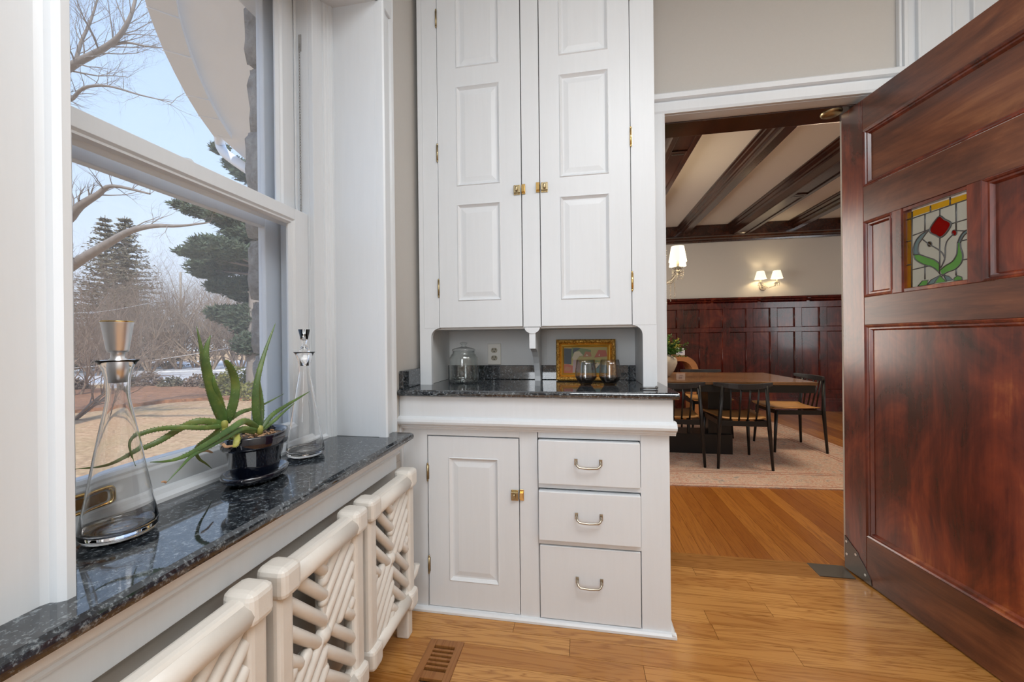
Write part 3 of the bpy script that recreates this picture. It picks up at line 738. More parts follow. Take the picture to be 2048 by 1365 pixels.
# framed painting leaning on the splash
pf = thing('framed_painting', 'small painting of muted colour patches in an ornate gold frame', 'painting', (.028, 1.925, .932))
pf.rotation_euler = (R(-6), 0, 0)
fw, fh = .283, .200
def fring(w0, h0, w1, h1, y0, y1):
    a = [(-w0/2, y0, (fh-h0)/2), (w0/2, y0, (fh-h0)/2), (w0/2, y0, (fh+h0)/2), (-w0/2, y0, (fh+h0)/2)]
    b = [(-w1/2, y1, (fh-h1)/2), (w1/2, y1, (fh-h1)/2), (w1/2, y1, (fh+h1)/2), (-w1/2, y1, (fh+h1)/2)]
    return a, b
mb = MB()
steps = [(fw, fh, 0), (fw, fh, -.020), (fw-.012, fh-.012, -.026), (fw-.030, fh-.030, -.020), (fw-.042, fh-.042, -.010)]
for (w0, h0, y0), (w1, h1, y1) in zip(steps, steps[1:]):
    a, b = fring(w0, h0, w1, h1, y0, y1); mb.add(a+b, [(i, (i+1) % 4, 4+(i+1) % 4, 4+i) for i in range(4)])
mb.add(fring(fw, fh, fw, fh, 0, 0)[0], [(0, 1, 2, 3)])
pfr = mb.build('frame', 'gold_leaf', pf, world=False)
orn = MB()
for i in range(15):
    for zz in (.012, fh-.012):
        x = -fw/2+.016+i*(fw-.032)/14; l_ = MB().lathe([(0, .004), (.004, .003), (.006, 0)], (0, 0, 0), 6, 1.3, .8); orn.add([(x+a, -.023-c, zz+b) for a, b, c in l_.v], l_.f, True)
for i in range(9):
    for xx in (-fw/2+.012, fw/2-.012):
        zc_ = .02+i*(fh-.04)/8; l_ = MB().lathe([(0, .004), (.004, .003), (.006, 0)], (0, 0, 0), 6, .8, 1.3); orn.add([(xx+a, -.023-c, zc_+b) for a, b, c in l_.v], l_.f, True)
orn.build('carved_ornament', 'gold_leaf', pf, world=False)
mb = MB()
for (w0, h0, y0), (w1, h1, y1) in zip([(fw-.042, fh-.042, -.010), (fw-.052, fh-.052, -.016), (fw-.064, fh-.064, -.012), (fw-.072, fh-.072, -.006)], [(fw-.052, fh-.052, -.016), (fw-.064, fh-.064, -.012), (fw-.072, fh-.072, -.006), (fw-.076, fh-.076, -.004)]):
    a, b = fring(w0, h0, w1, h1, y0, y1); mb.add(a+b, [(i, (i+1) % 4, 4+(i+1) % 4, 4+i) for i in range(4)])
mb.build('liner', 'gold_smooth', pf, world=False)
cw, chh = fw-.076, fh-.076; mb = MB()
names = ['paint_dark', 'paint_red', 'paint_rust', 'paint_ochre', 'paint_green', 'paint_cream', 'paint_teal', 'paint_mauve']
def patch(ci, pts, lay):
    mb.cur = ci; mb.add([(-cw/2+u*cw, -.0042-lay*.0002, .038+t*chh) for u, t in pts], [tuple(range(len(pts)))])
patch(3, [(0, 0), (1, 0), (1, 1), (0, 1)], 0)
patch(0, [(0, .35), (.17, .33), (.18, .95), (0, .97)], 1); patch(1, [(0, 0), (.2, 0), (.24, .25), (.1, .34), (0, .33)], 1)
patch(2, [(0, .1), (.14, .06), (.17, .2), (.04, .26)], 2); patch(4, [(.18, .6), (.62, .7), (.63, .9), (.3, 1), (.18, 1)], 1)
patch(2, [(.44, .62), (.64, .64), (.62, .82), (.5, .84)], 2); patch(1, [(.7, .6), (1, .64), (.97, .88), (.8, .9)], 2)
patch(0, [(.2, .75), (.33, .9), (.4, .97), (.22, .97)], 2); patch(5, [(.19, .6), (.25, .83), (.36, .85), (.45, .68), (.36, .66), (.3, .52), (.22, .5)], 3)
patch(7, [(.2, .02), (.21, .5), (.33, .5), (.38, .3), (.36, .03)], 3); patch(6, [(.38, 0), (.4, .42), (.66, .38), (.98, .3), (1, 0)], 1)
patch(0, [(.62, .1), (.66, .4), (.78, .38), (.8, .2)], 2); patch(5, [(.7, .28), (.74, .17), (.82, .34), (.78, .42)], 3); patch(5, [(.5, .66), (.53, .74), (.57, .66)], 3)
patch(5, [(.8, .67), (.82, .76), (.83, .66)], 3); patch(4, [(.42, .44), (.66, .5), (.9, .46), (.66, .4)], 2)
mb.build('canvas', names, pf, world=False, merge=False)

# ------------------------------------------------------------------ floor register
rg = thing('floor_register', 'wooden floor register with rows of slots beside the radiator', 'vent', (-.501, 1.25, 0))
x0, x1 = -.566, -.436; ys = (1.080, 1.408)
box('well', 'dark_gap', x0+.01, x1-.01, ys[0]+.01, ys[1]-.01, -.05, -.045, rg)
box('side_rail', 'oak_register', x0, x0+.026, ys[0], ys[1], -.01, .003, rg, .0015); box('side_rail', 'oak_register', x1-.026, x1, ys[0], ys[1], -.01, .003, rg, .0015)
box('end_rail', 'oak_register', x0+.026, x1-.026, 1.380, ys[1]+.001, -.01, .003, rg, .0015); box('end_rail', 'oak_register', x0+.026, x1-.026, ys[0], ys[0]+.026, -.01, .003, rg, .0015)
box('cross_rail', 'oak_register', x0+.026, x1-.026, 1.238, 1.268, -.01, .003, rg, .0015)
for a, b in ((1.268, 1.382), (1.106, 1.238)):
    n_ = 5 if a > 1.2 else 6; pitch = (b-a)/(n_+1)
    for i in range(n_): yc = a+pitch*(i+1); box('slat', 'oak_register', x0+.026, x1-.026, yc-.0045, yc+.0045, -.012, .001, rg)

# ------------------------------------------------------------------ mahogany swing door (local: x along the leaf from the hinge edge, y thickness, z up)
HX, HY_ = 1.2655, 2.150
dvec = Vector((1.339-1.2655, 1.535-2.150, 0)).normalized(); drot = math.atan2(dvec.y, dvec.x)
dm = thing('door_1', 'open mahogany swing door with a stained glass light', None, (HX, HY_, .006), drot, kind='structure')
TK = .042   # thickness goes to +local y? the seen face must be at local y = 0
def dd(x, y_): # world -> distance along the leaf
    return (Vector((x, y_, 0)) - Vector((HX, HY_, 0))).dot(dvec)
DL = .93; Z1 = 2.205
sgn = 1
nrm = Vector((-dvec.y, dvec.x, 0))    # local +y in world
side = 1 if nrm.x > 0 else -1         # body lies away from the camera (to +x)
def dbox(n_, m_, u0, u1, z0, z1, d0=0.0, d1=TK, bev=.002): 
    return MB().box(u0, u1, side*d0, side*d1, z0, z1).build(n_, m_, dm, bev, world=False)
U = dict(s=.122)
dbox('hinge_stile', 'mahogany_rail' if 0 else 'mahogany', 0, .122, 0, Z1)
dbox('lock_stile', 'mahogany', DL-.122, DL, 0, Z1)
dbox('top_rail', 'mahogany_rail', .122, DL-.122, 2.062, Z1)
dbox('frieze_rail', 'mahogany_rail', .122, DL-.122, 1.648, 1.805)
dbox('lock_rail', 'mahogany_rail', .122, DL-.122, 1.178, 1.305)
dbox('bottom_rail', 'mahogany_rail', .122, DL-.122, 0, .212)
# muntins either side of the glass light
GA, GB = .305, .545
dbox('muntin', 'mahogany', .262, GA, 1.305, 1.648); dbox('muntin', 'mahogany', GB, .590, 1.305, 1.648)
def dpanel(u0, u1, z0, z1, m_):
    q = MB(); rings = []
    for i, d in ((0, 0), (.004, -.003), (.010, .001), (.013, .006), (.019, .006), (.024, .013), (.026, .016)):
        rings.append([(u0+i, side*d, z0+i), (u1-i, side*d, z0+i), (u1-i, side*d, z1-i), (u0+i, side*d, z1-i)])
    for a, b in zip(rings, rings[1:]): q.add(a+b, [(i, (i+1) % 4, 4+(i+1) % 4, 4+i) for i in range(4)])
    q.build('panel_moulding', 'mahogany', dm, world=False)
    MB().box(u0+.02, u1-.02, side*.016, side*.026, z0+.02, z1-.02).build('panel', m_, dm, world=False)
dpanel(.122, DL-.122, 1.805, 2.062, 'mahogany_rail'); dpanel(.122, DL-.122, .212, 1.178, 'mahogany')
dpanel(.122, .262, 1.305, 1.648, 'mahogany'); dpanel(.590, DL-.122, 1.305, 1.648, 'mahogany')
# kick/pivot ironwork at the floor
MB().prism([(0, .004), (.150, .004), (.146, .03), (.115, .07), (.085, .098), (.075, .115), (0, .160)], 'y', -side*.003, 0).build('pivot_shoe', 'steel_plate', dm, world=False)
sc_ = MB()
for u, z_ in ((.012, .135), (.014, .075), (.066, .100), (.118, .035)): sc_.tube([(u, -side*.005, z_), (u, -side*.003, z_)], .006, 10)
sc_.build('screw', 'screw_metal', dm, world=False)
pp = [onz(1614, 1128, 0), onz(1686, 1134, 0), onz(1712, 1160, 0), onz(1640, 1154, 0)]
mb = MB(); mb.add([(p.x, p.y, .001) for p in pp]+[(p.x, p.y, .004) for p in pp], [(0, 3, 2, 1), (4, 5, 6, 7), (0, 1, 5, 4), (1, 2, 6, 5), (2, 3, 7, 6), (3, 0, 4, 7)])
tag(mb.build('floor_pivot_plate', 'steel_plate'), 'flat steel pivot plate set in the floor at the foot of the door', 'pivot plate')
# stained glass: outlines given on the leaf plane
sg = bpy.data.objects.new('stained_glass', None); col.objects.link(sg); sg.parent = dm; sg['label'] = 'leaded light with a red tulip'
def leaf_uv(zx, zy):
    px, py = 1780+zx/5.934, 370+zy/5.934
    r = ray(px, py); n_ = Vector((dvec.y, -dvec.x, 0)); P0 = Vector((HX, HY_, 0))
    t = (P0-Vector((0, 0, 0))).dot(n_)/r.dot(n_); p = CAM+r*t
    return (p-P0).dot(dvec), p.z-.006
GD = side*.018
def pane(m_, pts, lay=0, name='pane'):
    q = MB(); uv = [leaf_uv(*p) for p in pts]; n_ = len(uv)
    q.add([(u, GD-side*.0008*lay, z_) for u, z_ in uv], [tuple(range(n_))]); return q.build(name, m_, sg, world=False)
def came(pts, r=.0022):
    q = MB(); q.tube([(u, GD-side*.001, z_) for u, z_ in (leaf_uv(*p) for p in pts)], r, 6); q.build('came', 'lead_came', sg, world=False)
def smooth(pts, n=4, closed=False):
    res = []; m_ = len(pts)
    rng = range(m_ if closed else m_-1)
    for i in rng:
        p0 = pts[(i-1) % m_] if closed or i > 0 else pts[i]; p1 = pts[i]; p2 = pts[(i+1) % m_]; p3 = pts[(i+2) % m_] if closed or i+2 < m_ else pts[(i+1) % m_]
        for k in range(n):
            t = k/n; res.append(tuple(.5*((2*p1[j])+(-p0[j]+p2[j])*t+(2*p0[j]-5*p1[j]+4*p2[j]-p3[j])*t*t+(-p0[j]+3*p1[j]-3*p2[j]+p3[j])*t**3) for j in range(len(p1))))
    if not closed: res.append(tuple(pts[-1]))
    return res
Z0g, Z1g = 1.318, 1.640
def top_y(x): return 330+(x-150)*(-245/760)     # upper edge of the light in zoom coordinates
def bot_y(x): return 1275+(x-150)*(-95/760)
# clear field in a grid of quarries
gx = [212, 360, 535, 725, 900]
rows = lambda x: [top_y(x)+ (58 if x > 220 else 60)+12, 610-(x-215)*.36, 810-(x-215)*.25, 1010-(x-215)*.17, 1222-(x-215)*.145]
for a, b in zip(gx, gx[1:]):
    ra, rb = rows(a), rows(b)
    for k in range(4): pane('pane_clear', [(a, ra[k]), (b, rb[k]), (b, rb[k+1]), (a, ra[k+1])])
for a, b in ((150, 215),):
    for y0, y1 in ((top_y(150)+2, 405), (405, 672), (672, 952), (952, 1228), (1228, 1272)): pane('pane_yellow', [(a, y0), (b, y0-10), (b, y1-10), (a, y1)])
for x0_, x1_ in ((215, 425), (425, 655), (655, 900)):
    pane('pane_yellow', [(x0_, top_y(x0_)), (x1_, top_y(x1_)), (x1_, rows(x1_)[0]), (x0_, rows(x0_)[0])])
for x0_, x1_, m_ in ((212, 415, 'pane_clear'), (415, 650, 'pane_clear'), (650, 900, 'pane_yellow')):
    pane(m_, [(x0_, rows(x0_)[4]), (x1_, rows(x1_)[4]), (x1_, bot_y(x1_)), (x0_, bot_y(x0_))])
tulip = smooth([(535, 372), (590, 410), (650, 440), (664, 480), (610, 572), (545, 625), (490, 600), (425, 568), (422, 520), (470, 440)], 3, True)
pane('pane_red', tulip, 2); came(tulip+[tulip[0]], .003)
lo = smooth([(410, 540), (330, 580), (262, 650), (228, 740), (228, 830)]); li = smooth([(300, 828), (280, 780), (290, 700), (330, 640), (370, 580), (410, 540)])
pane('pane_blue', lo+li, 1); came(lo); came(li)
lo = smooth([(228, 830), (250, 890), (340, 945), (450, 980), (530, 1045)]); li = smooth([(528, 935), (470, 890), (385, 860), (300, 828)])
pane('pane_green', lo+li, 1); came(lo); came(li); came([(228, 830), (300, 828)])
lo = smooth([(895, 528), (830, 545), (775, 610), (742, 690)]); li = smooth([(775, 690), (795, 640), (830, 590), (895, 545)])
pane('pane_blue', lo+li, 1); came(lo); came(li)
lo = smooth([(742, 690), (738, 770), (728, 835), (680, 910), (600, 960), (540, 1010)]); li = smooth([(560, 1085), (620, 1040), (720, 1000), (790, 920), (803, 830), (780, 750), (775, 690)])
pane('pane_green', lo+li, 1); came(lo); came(li)
came(smooth([(335, 650), (400, 700), (530, 780), (575, 830), (590, 890), (545, 985)])); came(smooth([(700, 580), (625, 660), (600, 740), (595, 860), (555, 970)]))
for cx_, cy_, rr_, m_ in ((415, 705, 27, 'pane_brown'), (705, 570, 30, 'pane_red')):
    c_ = [(cx_+rr_*math.cos(t), cy_+rr_*1.15*math.sin(t)) for t in [2*math.pi*k/12 for k in range(12)]]; pane(m_, c_, 2); came(c_+[c_[0]], .0015)
for m_, pts in (('pane_green', [(275, 1205), (330, 1140), (400, 1130), (380, 1192)]), ('pane_blue', [(380, 1192), (430, 1130), (520, 1080), (470, 1170)]), ('pane_green', [(535, 1075), (612, 1150), (475, 1170)]), ('pane_blue', [(580, 1075), (640, 1085), (690, 1132), (612, 1145)]), ('pane_green', [(700, 1110), (740, 1078), (792, 1095), (798, 1130), (700, 1140)])):
    pane(m_, pts, 1); came(pts+[pts[0]], .0016)
for l_ in ([(210, 320), (206, 1270)], [(535, 285), (535, 375)], [(535, 625), (532, 1060)], [(360, 350), (360, 545)], [(360, 945), (360, 1125)], [(725, 225), (725, 548)], [(725, 990), (725, 1080)],
           [(220, 602), (405, 532)], [(665, 465), (898, 395)], [(220, 1008), (420, 960)], [(778, 668), (898, 640)], [(806, 892), (898, 875)], [(740, 545), (830, 548)], [(535, 1060), (600, 1075)],
           [(150, 418), (215, 395)], [(150, 675), (210, 662)], [(150, 955), (208, 945)], [(150, 1235), (898, 1125)], [(425, 250), (425, 330)], [(655, 150), (655, 240)], [(415, 1195), (415, 1245)], [(650, 1160), (650, 1215)], [(215, 400), (898, 160)]):
    came(l_)
q = MB(); u0, z0_ = leaf_uv(140, 1285); u1, z1_ = leaf_uv(905, 80)
for a in ((GA-.002, u0+.004, 1.305, 1.648), (u1-.004, GB+.002, 1.305, 1.648), (GA, GB, 1.305, 1.320), (GA, GB, 1.634, 1.648)): q.box(a[0], a[1], side*.004, side*.03, a[2], a[3])
q.build('glazing_stop', 'mahogany', dm, .002, world=False)

# ================================================================== dining room
bw = MB()
DX0, DX1 = -1.25, 6.2
FW = thing('wall_far', 'far dining wall with dark panelled wainscot below pale plaster', None, (2.5, FYD, 0), kind='structure')
box('plaster', 'cream_wall', DX0, DX1, FYD, FYD+.1, 0, 3.0, FW)
box('backing', 'wainscot_wood', DX0, DX1, FYD-.020, FYD, 0, 1.75, FW)
MB().prism([(FYD, 1.69), (FYD-.022, 1.69), (FYD-.026, 1.70), (FYD-.05, 1.715), (FYD-.055, 1.73), (FYD-.085, 1.745), (FYD-.09, 1.762), (FYD-.085, 1.775), (FYD, 1.775)], 'x', DX0, DX1).build('cap_moulding', 'wainscot_wood', FW)
box('top_rail', 'wainscot_wood', DX0, DX1, FYD-.042, FYD-.02, 1.60, 1.69, FW, .002)
box('middle_rail', 'wainscot_wood', DX0, DX1, FYD-.042, FYD-.02, 1.228, 1.298, FW, .002)
box('bottom_rail', 'wainscot_wood', DX0, DX1, FYD-.042, FYD-.02, .20, .33, FW, .002)
MB().prism([(FYD, 0), (FYD-.062, 0), (FYD-.062, .15), (FYD-.055, .165), (FYD-.055, .18), (FYD-.045, .20), (FYD, .20)], 'x', DX0, DX1).build('baseboard', 'wainscot_wood', FW)
pitch = .3455; x = 1.552-pitch*7
while x < DX1-.1:
    for z0, z1 in ((.33, 1.228), (1.298, 1.60)):
        box('stile', 'wainscot_wood', x, x+.105, FYD-.042, FYD-.02, z0, z1, FW, .003)
        a, b = x+.105, x+pitch; q = MB(); rings = []
        for i, d in ((0, .041), (.003, .0425), (.007, .036), (.010, .026)): rings.append([(a+i, FYD-d, z0+i), (b-i, FYD-d, z0+i), (b-i, FYD-d, z1-i), (a+i, FYD-d, z1-i)])
        for p_, q_ in zip(rings, rings[1:]): q.add(p_+q_, [(i, (i+1) % 4, 4+(i+1) % 4, 4+i) for i in range(4)])
        q.add(rings[-1], [(0, 1, 2, 3)]); q.build('panel', 'wainscot_wood', FW)
        MB().tube([(x+.004, FYD-.040, z0+.002), (x+.004, FYD-.040, z1-.002)], .0075, 8).build('bead', 'wainscot_wood', FW)
    x += pitch
for k in range(-2, 8):
    xx = 1.402+k*.690
    MB().prism([(FYD-.02, 1.69), (FYD-.075, 1.735), (FYD-.075, 1.745), (FYD-.045, 1.70), (FYD-.042, 1.655), (FYD-.02, 1.655)], 'x', xx-.02, xx+.02).build('bracket', 'wainscot_wood', FW)
MB().prism([(FYD, 2.675), (FYD-.035, 2.675), (FYD-.040, 2.70), (FYD-.10, 2.72), (FYD-.115, 2.74), (FYD-.15, 2.75), (FYD-.155, 2.92), (FYD, 2.92)], 'x', DX0, DX1).build('cornice', 'beam_wood', FW)
struct(box('wall_dining_left', 'cream_wall', DX0-.1, DX0, 2.2, FYD, 0, 3.0), 'left dining room wall')
struct(box('wall_dining_right', 'cream_wall', DX1, DX1+.1, 2.2, FYD, 0, 3.0), 'right dining room wall')
nb = MB().box(DX0, .40, 2.20, 2.27, 0, 3.0).box(1.33, DX1, 2.20, 2.27, 0, 3.0).box(.40, 1.33, 2.20, 2.27, 2.262, 3.0).box(2.4, DX1, 2.05, 2.2, 0, 3.0)
struct(nb.build('wall_near', 'cream_wall'), 'dining room side of the doorway wall')
struct(box('ceiling', 'plaster_white', DX0, DX1, 2.2, FYD, 2.92, 3.0), 'plaster dining room ceiling between dark beams')
def beam(xc, half, wide, zb, idx):
    o = thing('beam', ['wide dark panelled ceiling beam', 'narrow dark moulded ceiling beam'][0 if wide else 1], None, (xc, 4.5, zb), kind='structure')
    m_ = half+.075
    P = [(xc-m_, 2.92), (xc-m_, 2.905), (xc-m_+.018, 2.898), (xc-m_+.022, 2.886), (xc-half-.026, 2.868), (xc-half-.022, 2.850), (xc-half-.010, 2.844), (xc-half, 2.832), (xc-half, zb)]
    P = P + [(2*xc-a, b) for a, b in reversed(P)]
    MB().prism(P, 'y', 2.27, FYD-.15).build('moulded_beam', 'beam_wood', o)
    if wide:
        for s in (-1, 1): box('edge_strip', 'beam_wood', xc+s*half, xc+s*(half-.045), 2.27, FYD-.15, zb-.012, zb, o, .003)
        for yc in (3.62, 4.95): 
            box('cross_strip', 'beam_wood', xc-half+.045, xc+half-.045, yc-.05, yc+.05, zb-.012, zb, o, .003)
            box('socket', 'ink_black', xc-.05, xc+.05, yc-.008, yc+.008, zb-.014, zb-.012, o)
beam(.865, .11, True, 2.755, 0); beam(1.668, .045, False, 2.80, 1); beam(2.48, .11, True, 2.755, 2); beam(3.28, .045, False, 2.80, 3); beam(4.09, .11, True, 2.755, 4); beam(.06, .045, False, 2.80, 5)

# rug (slightly turned)
rug = thing('rug', 'faded pink and grey patterned rug under the dining table', 'rug', (1.1, 4.42, 0), R(3.5))
RW, RD = 1.53, 1.22
MB().box(-RW-.5, RW, -RD, RD, 0, .008).build('field', 'rug_weave', rug, world=False)
for off in (.03, .30, .34): 
    MB().box(-RW-.5+off, RW-off, -RD+off, -RD+off+.012, .008, .0086).box(-RW-.5+off, RW-off, RD-off-.012, RD-off, .008, .0086).box(RW-off-.012, RW-off, -RD+off, RD-off, .008, .0086).build('border_line', 'rug_band', rug, world=False)
# table
tb = thing('dining_table', 'long dining table with a walnut top on a black slab base', 'table', (.9, 4.2, .009))
TX0, TX1, TY0, TY1 = -.2, 1.985, 3.70, 4.70
box('tabletop', 'table_wood', TX0, TX1, TY0, TY1, .722, .75, tb, .003)
box('apron', 'black_wood', TX0+.01, TX1-.01, TY0+.02, TY0+.045, .655, .722, tb, .002); box('apron', 'black_wood', TX0+.01, TX1-.01, TY1-.045, TY1-.02, .655, .722, tb, .002)
box('apron', 'black_wood', TX1-.035, TX1-.01, TY0+.045, TY1-.045, .655, .722, tb, .002); box('apron', 'black_wood', TX0+.01, TX0+.035, TY0+.045, TY1-.045, .655, .722, tb, .002)
box('leg_slab', 'black_wood', 1.235, 1.445, 4.10, 4.33, .009, .722, tb, .003); box('leg_slab', 'black_wood', .30, .52, 4.10, 4.33, .009, .722, tb, .003)
box('plinth', 'black_wood', .30, 1.445, 4.07, 4.36, .009, .20, tb, .003)
# chairs
def make_chair(label):
    t = thing('dining_chair', label, 'chair', (0, 0, 0), 0, 'dining chairs round the table')
    def L(n_, m_, mb, **k): return mb.build(n_, m_, t, world=False, **k)
    for s in (-1, 1):
        L('back_leg', 'black_wood', MB().tube([(s*.215, -.235, 0), (s*.196, -.215, .40), (s*.172, -.232, .715)], [.011, .017, .013], 10))
        L('front_leg', 'black_wood', MB().tube([(s*.213, .234, 0), (s*.190, .205, .405)], [.011, .017], 10))
    # curved top rail
    q = MB(); n_ = 14; vs = []
    for i in range(n_+1):
        u = -1+2*i/n_; x_ = u*.235; y_ = -.275+.085*u*u; th_ = .011; zt_ = .735+.006*u*u; hb_ = .050-.020*u*u
        vs += [(x_, y_-th_, zt_-hb_), (x_, y_-th_*1.1, zt_), (x_, y_+th_*1.1, zt_), (x_, y_+th_, zt_-hb_)]
    fs = []
    for i in range(n_):
        for k in range(4): fs.append((i*4+k, i*4+(k+1) % 4, (i+1)*4+(k+1) % 4, (i+1)*4+k))
    fs += [(0, 1, 2, 3), (n_*4+3, n_*4+2, n_*4+1, n_*4)]
    q.add(vs, fs, False); L('top_rail', 'black_rail_wood', q, bev=.003)
    for i in range(4):
        u = -.6+1.2*i/3; L('spindle', 'black_wood', MB().tube([(u*.17, -.200, .41), (u*.185, -.266+.06*u*u, .69)], .0075, 8))
    # seat: bent ply, wider at the front, back edge turned up
    q = MB(); nx, ny = 10, 8; vs = []
    for lay in (0, 1):
        for j in range(ny+1):
            v_ = j/ny; y_ = -.195+v_*.44; hw = .180+.045*v_
            for i in range(nx+1):
                u = -1+2*i/nx; z_ = .430-.010*math.sin(math.pi*v_)*(1-u*u)+.012*abs(u)**4 - (.012 if lay else 0); vs.append((u*hw, y_, z_))
    N = (nx+1)*(ny+1); fs = []
    for j in range(ny):
        for i in range(nx):
            a = j*(nx+1)+i; fs.append((a, a+1, a+nx+2, a+nx+1)); fs.append((N+a, N+a+nx+1, N+a+nx+2, N+a+1))
    ring = [i for i in range(nx+1)]+[j*(nx+1)+nx for j in range(1, ny+1)]+[ny*(nx+1)+i for i in range(nx-1, -1, -1)]+[j*(nx+1) for j in range(ny-1, 0, -1)]
    for a, b in zip(ring, ring[1:]+ring[:1]): fs.append((b, a, N+a, N+b))
    q.add(vs, fs, True); L('seat', 'seat_oak', q)
    q = MB(); q.box(-.19, .19, -.218, -.195, .365, .408).box(-.19, .19, .19, .213, .372, .408)
    q.add([], []); L('seat_frame', 'black_wood', q, bev=.002)
    for s in (-1, 1): L('seat_rail', 'black_wood', MB().box(s*.178, s*.198, -.20, .20, .368, .410))
    return t
spots = [((1.382, 3.853, .009), 0, 'black spindle back dining chair with oak seat, fully in view at the near table side'),
         ((.85, 3.868, .009), 0, 'black spindle back dining chair partly hidden by the end of the granite counter'),
         ((2.10, 4.43, .009), R(92), 'black dining chair with oak seat at the short right end of the table'),
         ((1.47, 4.97, .009), R(180), 'black dining chair across the table, only its top rail showing above the tabletop'),
         ((.86, 4.98, .009), R(180), 'black dining chair across the table beside the vase, mostly hidden')]
c0 = make_chair(spots[0][2])
for i, (l_, r_, lb) in enumerate(spots):
    o = c0 if i == 0 else copy_tree(c0)
    o.location = l_; o.rotation_euler = (0, 0, r_); o['label'] = lb

# vase with foliage on the table
vz = thing('vase_of_greenery', 'pale stone vase of green and yellow sprigs on the dining table', 'vase', (.822, 4.15, .750))
vp = [(0, 0), (.055, 0), (.075, .012), (.115, .07), (.140, .135), (.138, .175), (.115, .205), (.085, .215), (.078, .225), (.066, .222), (.066, .20), (0, .19)]
MB().lathe(vp, (0, 0, 0), 32).build('vase', 'ceramic_stone', vz, world=False)
def sprigs(n_, m_, spread, h0, h1, leafn, seed, size):
    random.seed(seed); q = MB()
    for i in range(n_):
        a = random.uniform(0, 2*math.pi); el = random.uniform(.1, 1.0); top = Vector((math.cos(a)*spread*el, math.sin(a)*spread*el, random.uniform(h0, h1)*(1.05-.3*el)))
        base = Vector((math.cos(a)*.03, math.sin(a)*.03, .20))
        pts = [base.lerp(top, k/4)+Vector((0, 0, .03*math.sin(math.pi*k/4))) for k in range(5)]
        q.tube(pts, .0018, 4, False)
        for k in range(leafn):
            t = random.uniform(.35, 1.0); p = base.lerp(top, t); d = Vector((random.uniform(-1, 1), random.uniform(-1, 1), random.uniform(-.2, 1))).normalized(); s = d.cross(Vector((random.uniform(-1, 1), random.uniform(-1, 1), 1))).normalized()
            l = size*random.uniform(.7, 1.3); q.add([p, p+d*l*.5+s*l*.22, p+d*l, p+d*l*.5-s*l*.22], [(0, 1, 2, 3)])
    return q
sprigs(60, 'leaf_green', .25, .27, .46, 24, 3, .034).build('leaves', 'leaf_green', vz, world=False, merge=False)
sprigs(34, 'leaf_yellow', .245, .28, .46, 22, 5, .024).build('blossoms', 'leaf_yellow', vz, world=False, merge=False)
# console table against the far wall, lamp and card
cn = thing('console_table', 'low light brown console with rounded waterfall ends by the far wall', 'console', (1.2, 6.3, 0))
zc_, xr_, r0 = .885, 1.72, .24; P = []
outer = [(.1, zc_), (xr_-r0, zc_)]+[(xr_-r0+r0*math.sin(R(a)), zc_-r0+r0*math.cos(R(a))) for a in range(9, 91, 9)]+[(xr_, 0)]
inner = [(xr_-.085, 0), (xr_-.085, zc_-r0)]+[(xr_-r0+(r0-.085)*math.sin(R(a)), zc_-r0+(r0-.085)*math.cos(R(a))) for a in range(81, -1, -9)]+[(.1, zc_-.085)]
MB().prism(outer+inner, 'y', 6.12, 6.52).build('top_shell', 'console_wood', cn, .003)
box('end_panel', 'console_wood', .1, .185, 6.12, 6.52, 0, zc_, cn)
tl = thing('table_lamp', 'cream table lamp on the console, edge showing past the doorway', 'lamp', (1.17, 6.32, zc_))
MB().lathe([(0, 0), (.08, 0), (.08, .02), (.03, .04), (.06, .12), (.05, .22), (.015, .26), (.015, .40), (0, .40)], (0, 0, 0), 24).build('base', 'ceramic_stone', tl, world=False)
MB().lathe([(.15, .36), (.11, .62)], (0, 0, 0), 28).build('shade', 'table_lamp_shade', tl, world=False)
cd = thing('framed_card', 'small white card with blue print standing on the console', 'card', (1.50, 6.25, zc_))
MB().box(-.062, .062, -.004, .004, 0, .105).build('card', 'paper_card', cd, world=False); MB().box(-.03, .02, -.005, -.004, .06, .09).box(-.02, .03, -.005, -.004, .03, .045).build('print', 'card_ink', cd, world=False)

